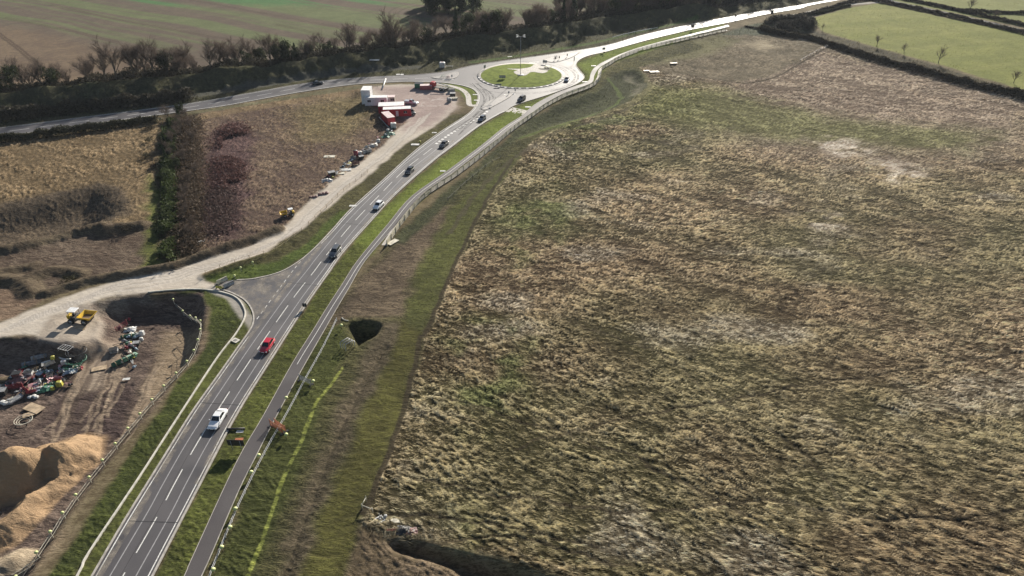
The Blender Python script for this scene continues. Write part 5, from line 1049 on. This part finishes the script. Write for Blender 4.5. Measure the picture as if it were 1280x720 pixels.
# ================================================================ fences
M['rail'] = mat('fence_timber', (.52, .47, .33), .8, var=.15, scale=1.5)
def fence(line, step, h, nrail, label, rw=.12, m='rail', z=None, cap=False, pr=.09, name='rail_fence'):
    q = resamp(line, step); o = Vector((*q[0], G(*q[0]))); t = empty(name, o, 0, label, 'fence'); m = M[m] if m in M else CM[m]
    zz = [G(*p_) if z is None else z for p_ in q]
    a = MB()
    for r_ in range(nrail):
        hh = h*(r_+.75)/nrail
        for i in range(len(q)-1):
            A = Vector((*q[i], zz[i]+hh))-o; B = Vector((*q[i+1], zz[i+1]+hh))-o; d = B-A; mid = (A+B)/2
            a.box(mid, (d.length+.02, .05, rw), math.atan2(d.y, d.x))
    a.build('rail', m, t)
    pm_ = MB().box((0, 0, h/2), (pr*1.4, pr*1.4, h+.1)).mesh('post', m); cm_ = None
    if cap: cm_ = MB().lathe([(.05, h), (.2, h+.03), (.26, h+.16), (.2, h+.3), (.06, h+.36)], 10).mesh('cap', CAPM)
    for i, p_ in enumerate(q):
        po = link('post', pm_, t, (p_[0]-o.x, p_[1]-o.y, zz[i]-o.z))
        if cap: link('cap', cm_, po)
    return t
CAPM = mat('pale_yellow_cap', (.62, .66, .28), .5)
MB().strip(offset(FNC, .7), 1.5, .03).build('fence_margin', M['gravel'], foot)
fence(FNC, 3.4, 1.5, 4, 'long timber rail fence following the footpath round to the roundabout', rw=.24, pr=.16)
fence(smooth_line(FL([(0, 720), (44, 699), (76, 648.6), (107, 604), (158, 542), (200, 494), (234, 460), (247.5, 434), (252.5, 409), (247, 400), (238, 390), (210, 368)]), 3)[1:], 3.4, 1.1, 2, 'yellow-capped stake fence round the edge of the lower building site', rw=.035, m='cream', cap=True, pr=.06, name='stake_fence')
fence(smooth_line(FL([(25, 722), (60, 668), (92, 620), (150, 546), (190, 500), (232, 457)]), 4), 3.2, .8, 1, 'plain low stake fence just below the yellow-capped one', rw=.04, m='steel', pr=.06, name='stake_fence')
fence(smooth_line(FL([(258, 735), (265, 716), (298, 635), (330, 570), (360, 517), (383, 474), (404, 436), (424, 395)]), 4), 2.6, .75, 2, 'low wire fence close along the right side of the footpath', rw=.025, m='white', pr=.045, name='wire_fence')
fence(smooth_line(FL([(1000, 77), (1018, 67), (1037, 57)]), 2), 4, 1.0, 1, 'thin dark fence on the right side of the corner field', rw=.08, m='steel', name='wire_fence')
fence(smooth_line(FL([(766, 48), (790, 42), (822, 36)]), 2), 4, .9, 1, 'short pale rail fence on the shaded verge above the bright road', rw=.25, m='white', name='rail_fence')
fence(smooth_line(FL([(258, 345), (285, 335), (310, 327), (345, 314), (385, 283), (420, 248), (460, 215)]), 3), 3.4, 1.0, 2, 'thin stake fence on the verge between haul track and main road', rw=.035, m='timber', pr=.06, name='stake_fence')
fence(smooth_line(FL([(560, 250), (590, 222), (620, 200), (640, 196)]), 2), 4, .8, 1, 'thin dark wire fence at the foot of the swale', rw=.05, m='steel', name='wire_fence')
for i, (u, v) in enumerate(((268.6, 717), (279, 689), (289.5, 664), (296, 641), (315.5, 595), (325, 574), (359, 548), (359, 502), (392.5, 481), (427.5, 411))):
    p = P(u, v); W_ = ('at the very bottom by the footpath', 'second from the bottom by the footpath', 'third from the bottom by the footpath', 'fourth from the bottom by the footpath', 'fifth from the bottom, right of the footpath', 'sixth from the bottom, below the orange barriers', 'in front of the orange mesh barriers', 'above the orange barriers beside the footpath', 'beside the dark mesh barrier', 'left of the dark pit')[i]
    t = empty('marker_post', p, 0, 'yellow-capped marker post '+W_, 'marker post', 'yellow-capped posts right of the footpath')
    MB().tube([(0, 0, 0), (0, 0, .8)], .045, 6).build('stake', CM['timber'], t); MB().lathe([(.08, .72), (.26, .78), (.32, .95), (.24, 1.1), (.06, 1.17)], 12).build('cap', CAPM, t)
for i, (u, v, w_) in enumerate(((294.5, 350, 'beside the concrete barriers'), (302, 340, 'on the verge just above the barriers'), (317, 333, 'on the verge beyond the barriers'))):
    t = empty('marker_post', P(u, v), 0, 'yellow-capped marker post '+w_, 'marker post', 'yellow-capped posts at the junction'); MB().tube([(0, 0, 0), (0, 0, 1.1)], .05, 6).build('stake', CM['steel'], t); MB().lathe([(.08, 1.0), (.25, 1.05), (.28, 1.2), (.2, 1.35), (.06, 1.4)], 12).build('cap', CAPM, t)
# ================================================================ signs and mast
def sign(u, v, ang, wd, hh, z0, label, face='dark', posts=2, chev=False, name='road_sign', zg=0.0):
    x, y = flat(u, v, zg); t = empty(name, (x, y, zg), R(ang), label, 'road sign')
    for k in range(posts): MB().tube([((k-(posts-1)/2)*wd*.55, .06, 0), ((k-(posts-1)/2)*wd*.55, .06, z0+hh*.9)], .05, 8).build('post', CM['steel'], t)
    pn = MB().box((0, 0, z0+hh/2), (wd, .05, hh)).build('panel', {'dark': CM['black'], 'steel': CM['steel'], 'green': CM['green'], 'white': CM['white']}[face], t)
    if chev:
        g = MB()
        for k in range(3):
            cx = (k-1)*wd/3
            for s_ in (-1, 1): g.add([(cx-.12, -.03, z0+hh/2), (cx+.04, -.03, z0+hh/2), (cx+.2, -.03, z0+hh/2+s_*hh*.45), (cx+.04, -.03, z0+hh/2+s_*hh*.45)], [(0, 1, 2, 3)] if s_ > 0 else [(3, 2, 1, 0)])
        g.build('chevron', CM['white'], pn)
    return t
sign(297, 562, 178, 2.7, 1.3, .9, 'large dark-backed road sign on the verge beside the nearest white car', 'dark')
bp_ = empty('steel_beam', P(295, 537), R(2), 'long dark beam lying on the verge beside the nearest white car', 'steel beam'); MB().tube([(-1.5, 0, .2), (1.5, 0, .2)], .16, 8).build('shaft', CM['black'], bp_); MB().box((-1, 0, .05), (.2, .5, .1)).box((1, 0, .05), (.2, .5, .1)).build('bearer', CM['brown'], bp_)
item('board', 300, 539.5, 3, 'white board on the verge just below the black barrier bar', 'white', .45)
t = item('board', 299, 549.5, 5, 'orange and white board lying beside the large road sign post', 'orange', .5)
sign(381.5, 386, 178, .9, .9, .5, 'small dark sign on the right kerb opposite the side junction', 'dark', 1)
sign(606, 87, 60, 1.6, 1.3, .6, 'dark sign at the top left kerb of the roundabout', 'steel', 1)
sign(623, 108, 2, 2.4, .5, .5, 'wide low sign on the near left kerb of the roundabout', 'steel', 2, zg=.15)
for k, (u, w_) in enumerate(((625.4, 'left'), (628, 'middle'), (630.7, 'right'))): sign(u, 99, 3, .85, 1.1, .5, 'black chevron board on the roundabout lawn, %s of three' % w_, 'dark', 1, chev=True, zg=.4, name='chevron_sign')
sign(681, 80.5, -8, 1.9, 1.1, .7, 'dark sign at the top right kerb of the roundabout', 'steel', 2)
sign(717.5, 79.5, 70, 1.2, 1.8, 1.2, 'tall dark sign where the east road meets the roundabout', 'steel', 1)
sign(754.5, 65.5, 10, 1.4, 1.0, 1.2, 'small sign on the right verge of the east road near the roundabout', 'steel', 1)
sign(755, 68.5, 10, .8, .6, .8, 'lower small sign just below the other on the east verge', 'dark', 1)
sign(865, 38, 10, 1.4, 1.4, 1.6, 'sign farther out on the verge of the bright east road', 'dark', 1)
sign(919, 24.5, 10, 1.2, 1.2, 1.4, 'dark sign on the left of the bright road at its far stretch', 'dark', 1)
sign(996, 9.8, 10, 1.2, 1.2, 1.4, 'dark sign farthest along the bright road', 'dark', 1)
sign(964, 22, 10, 1.6, 2.0, 1.8, 'dark tall sign at the mouth of the slip road', 'dark', 2)
sign(644, 115.5, 20, .5, .8, .6, 'small keep-left bollard sign on the lower splitter island', 'white', 1)
sign(636, 118.5, 20, .5, .8, .6, 'small bollard sign on the lower tip of the lower splitter island', 'steel', 1)
sign(694, 75.5, 20, .5, .9, .6, 'small bollard sign on the east splitter island', 'dark', 1)
sign(699, 74.5, 20, .5, .9, .6, 'second bollard sign on the east splitter island', 'dark', 1)
sign(709, 71.5, 20, .5, .9, .6, 'third bollard sign farther along the east splitter island', 'steel', 1)
sign(565, 98, 30, .6, .9, .6, 'red-faced bollard sign on the west splitter island', 'white', 1)
t = item('frame', 556, 96.5, 0, 'green pedestrian railing on the west arm of the roundabout', 'green', 1.2); t = item('rail', 560, 99, 0, 'dull red barrier hoops on the west arm of the roundabout', 'pink', 1.0)
t = item('rail', 696, 73, 30, 'dark guard hoops on the east splitter island', 'steel', .9)
x, y = flat(650.6, 93.6, .8); t = empty('lighting_mast', (x, y, .82), 0, 'tall grey mast with four lamps in the centre of the roundabout', 'lighting mast')
MB().tube([(0, 0, 0), (0, 0, 15.2)], .12, 10, .07).build('pole', CM['grey'], t); MB().lathe([(1.3, 0), (1.3, .12), (.9, .16)], 20).build('base', CM['steel'], t)
for k in range(4):
    a_ = math.pi/4+k*math.pi/2; d = Vector((math.cos(a_), math.sin(a_), 0)); ar = MB().tube([(0, 0, 15.1), tuple(d*1.7+Vector((0, 0, 15.35)))], .05, 6).build('arm', CM['grey'], t)
    MB().rbox(d*2.0+Vector((0, 0, 15.3)), (1.1, .55, .16), .05, rz=a_).build('lamp_head', CM['white'], ar)
for (u, v, lab) in ((1050, 470, ''),): pass

# ================================================================ air
HZ = MB().box((0, 500, 60), (3600, 3400, 150)).mesh('haze', bpy.data.materials.new('haze_air')); hm_ = HZ.materials[0]; hm_.use_nodes = True; hn = hm_.node_tree
for n_ in list(hn.nodes):
    if n_.type == 'BSDF_PRINCIPLED': hn.nodes.remove(n_)
pv = hn.nodes.new('ShaderNodeVolumePrincipled'); pv.inputs['Color'].default_value = (.80, .88, 1, 1); pv.inputs['Density'].default_value = .00005; pv.inputs['Anisotropy'].default_value = .2
hn.links.new(pv.outputs[0], hn.nodes['Material Output'].inputs['Volume'])
tag(link('haze', HZ), kind='stuff')
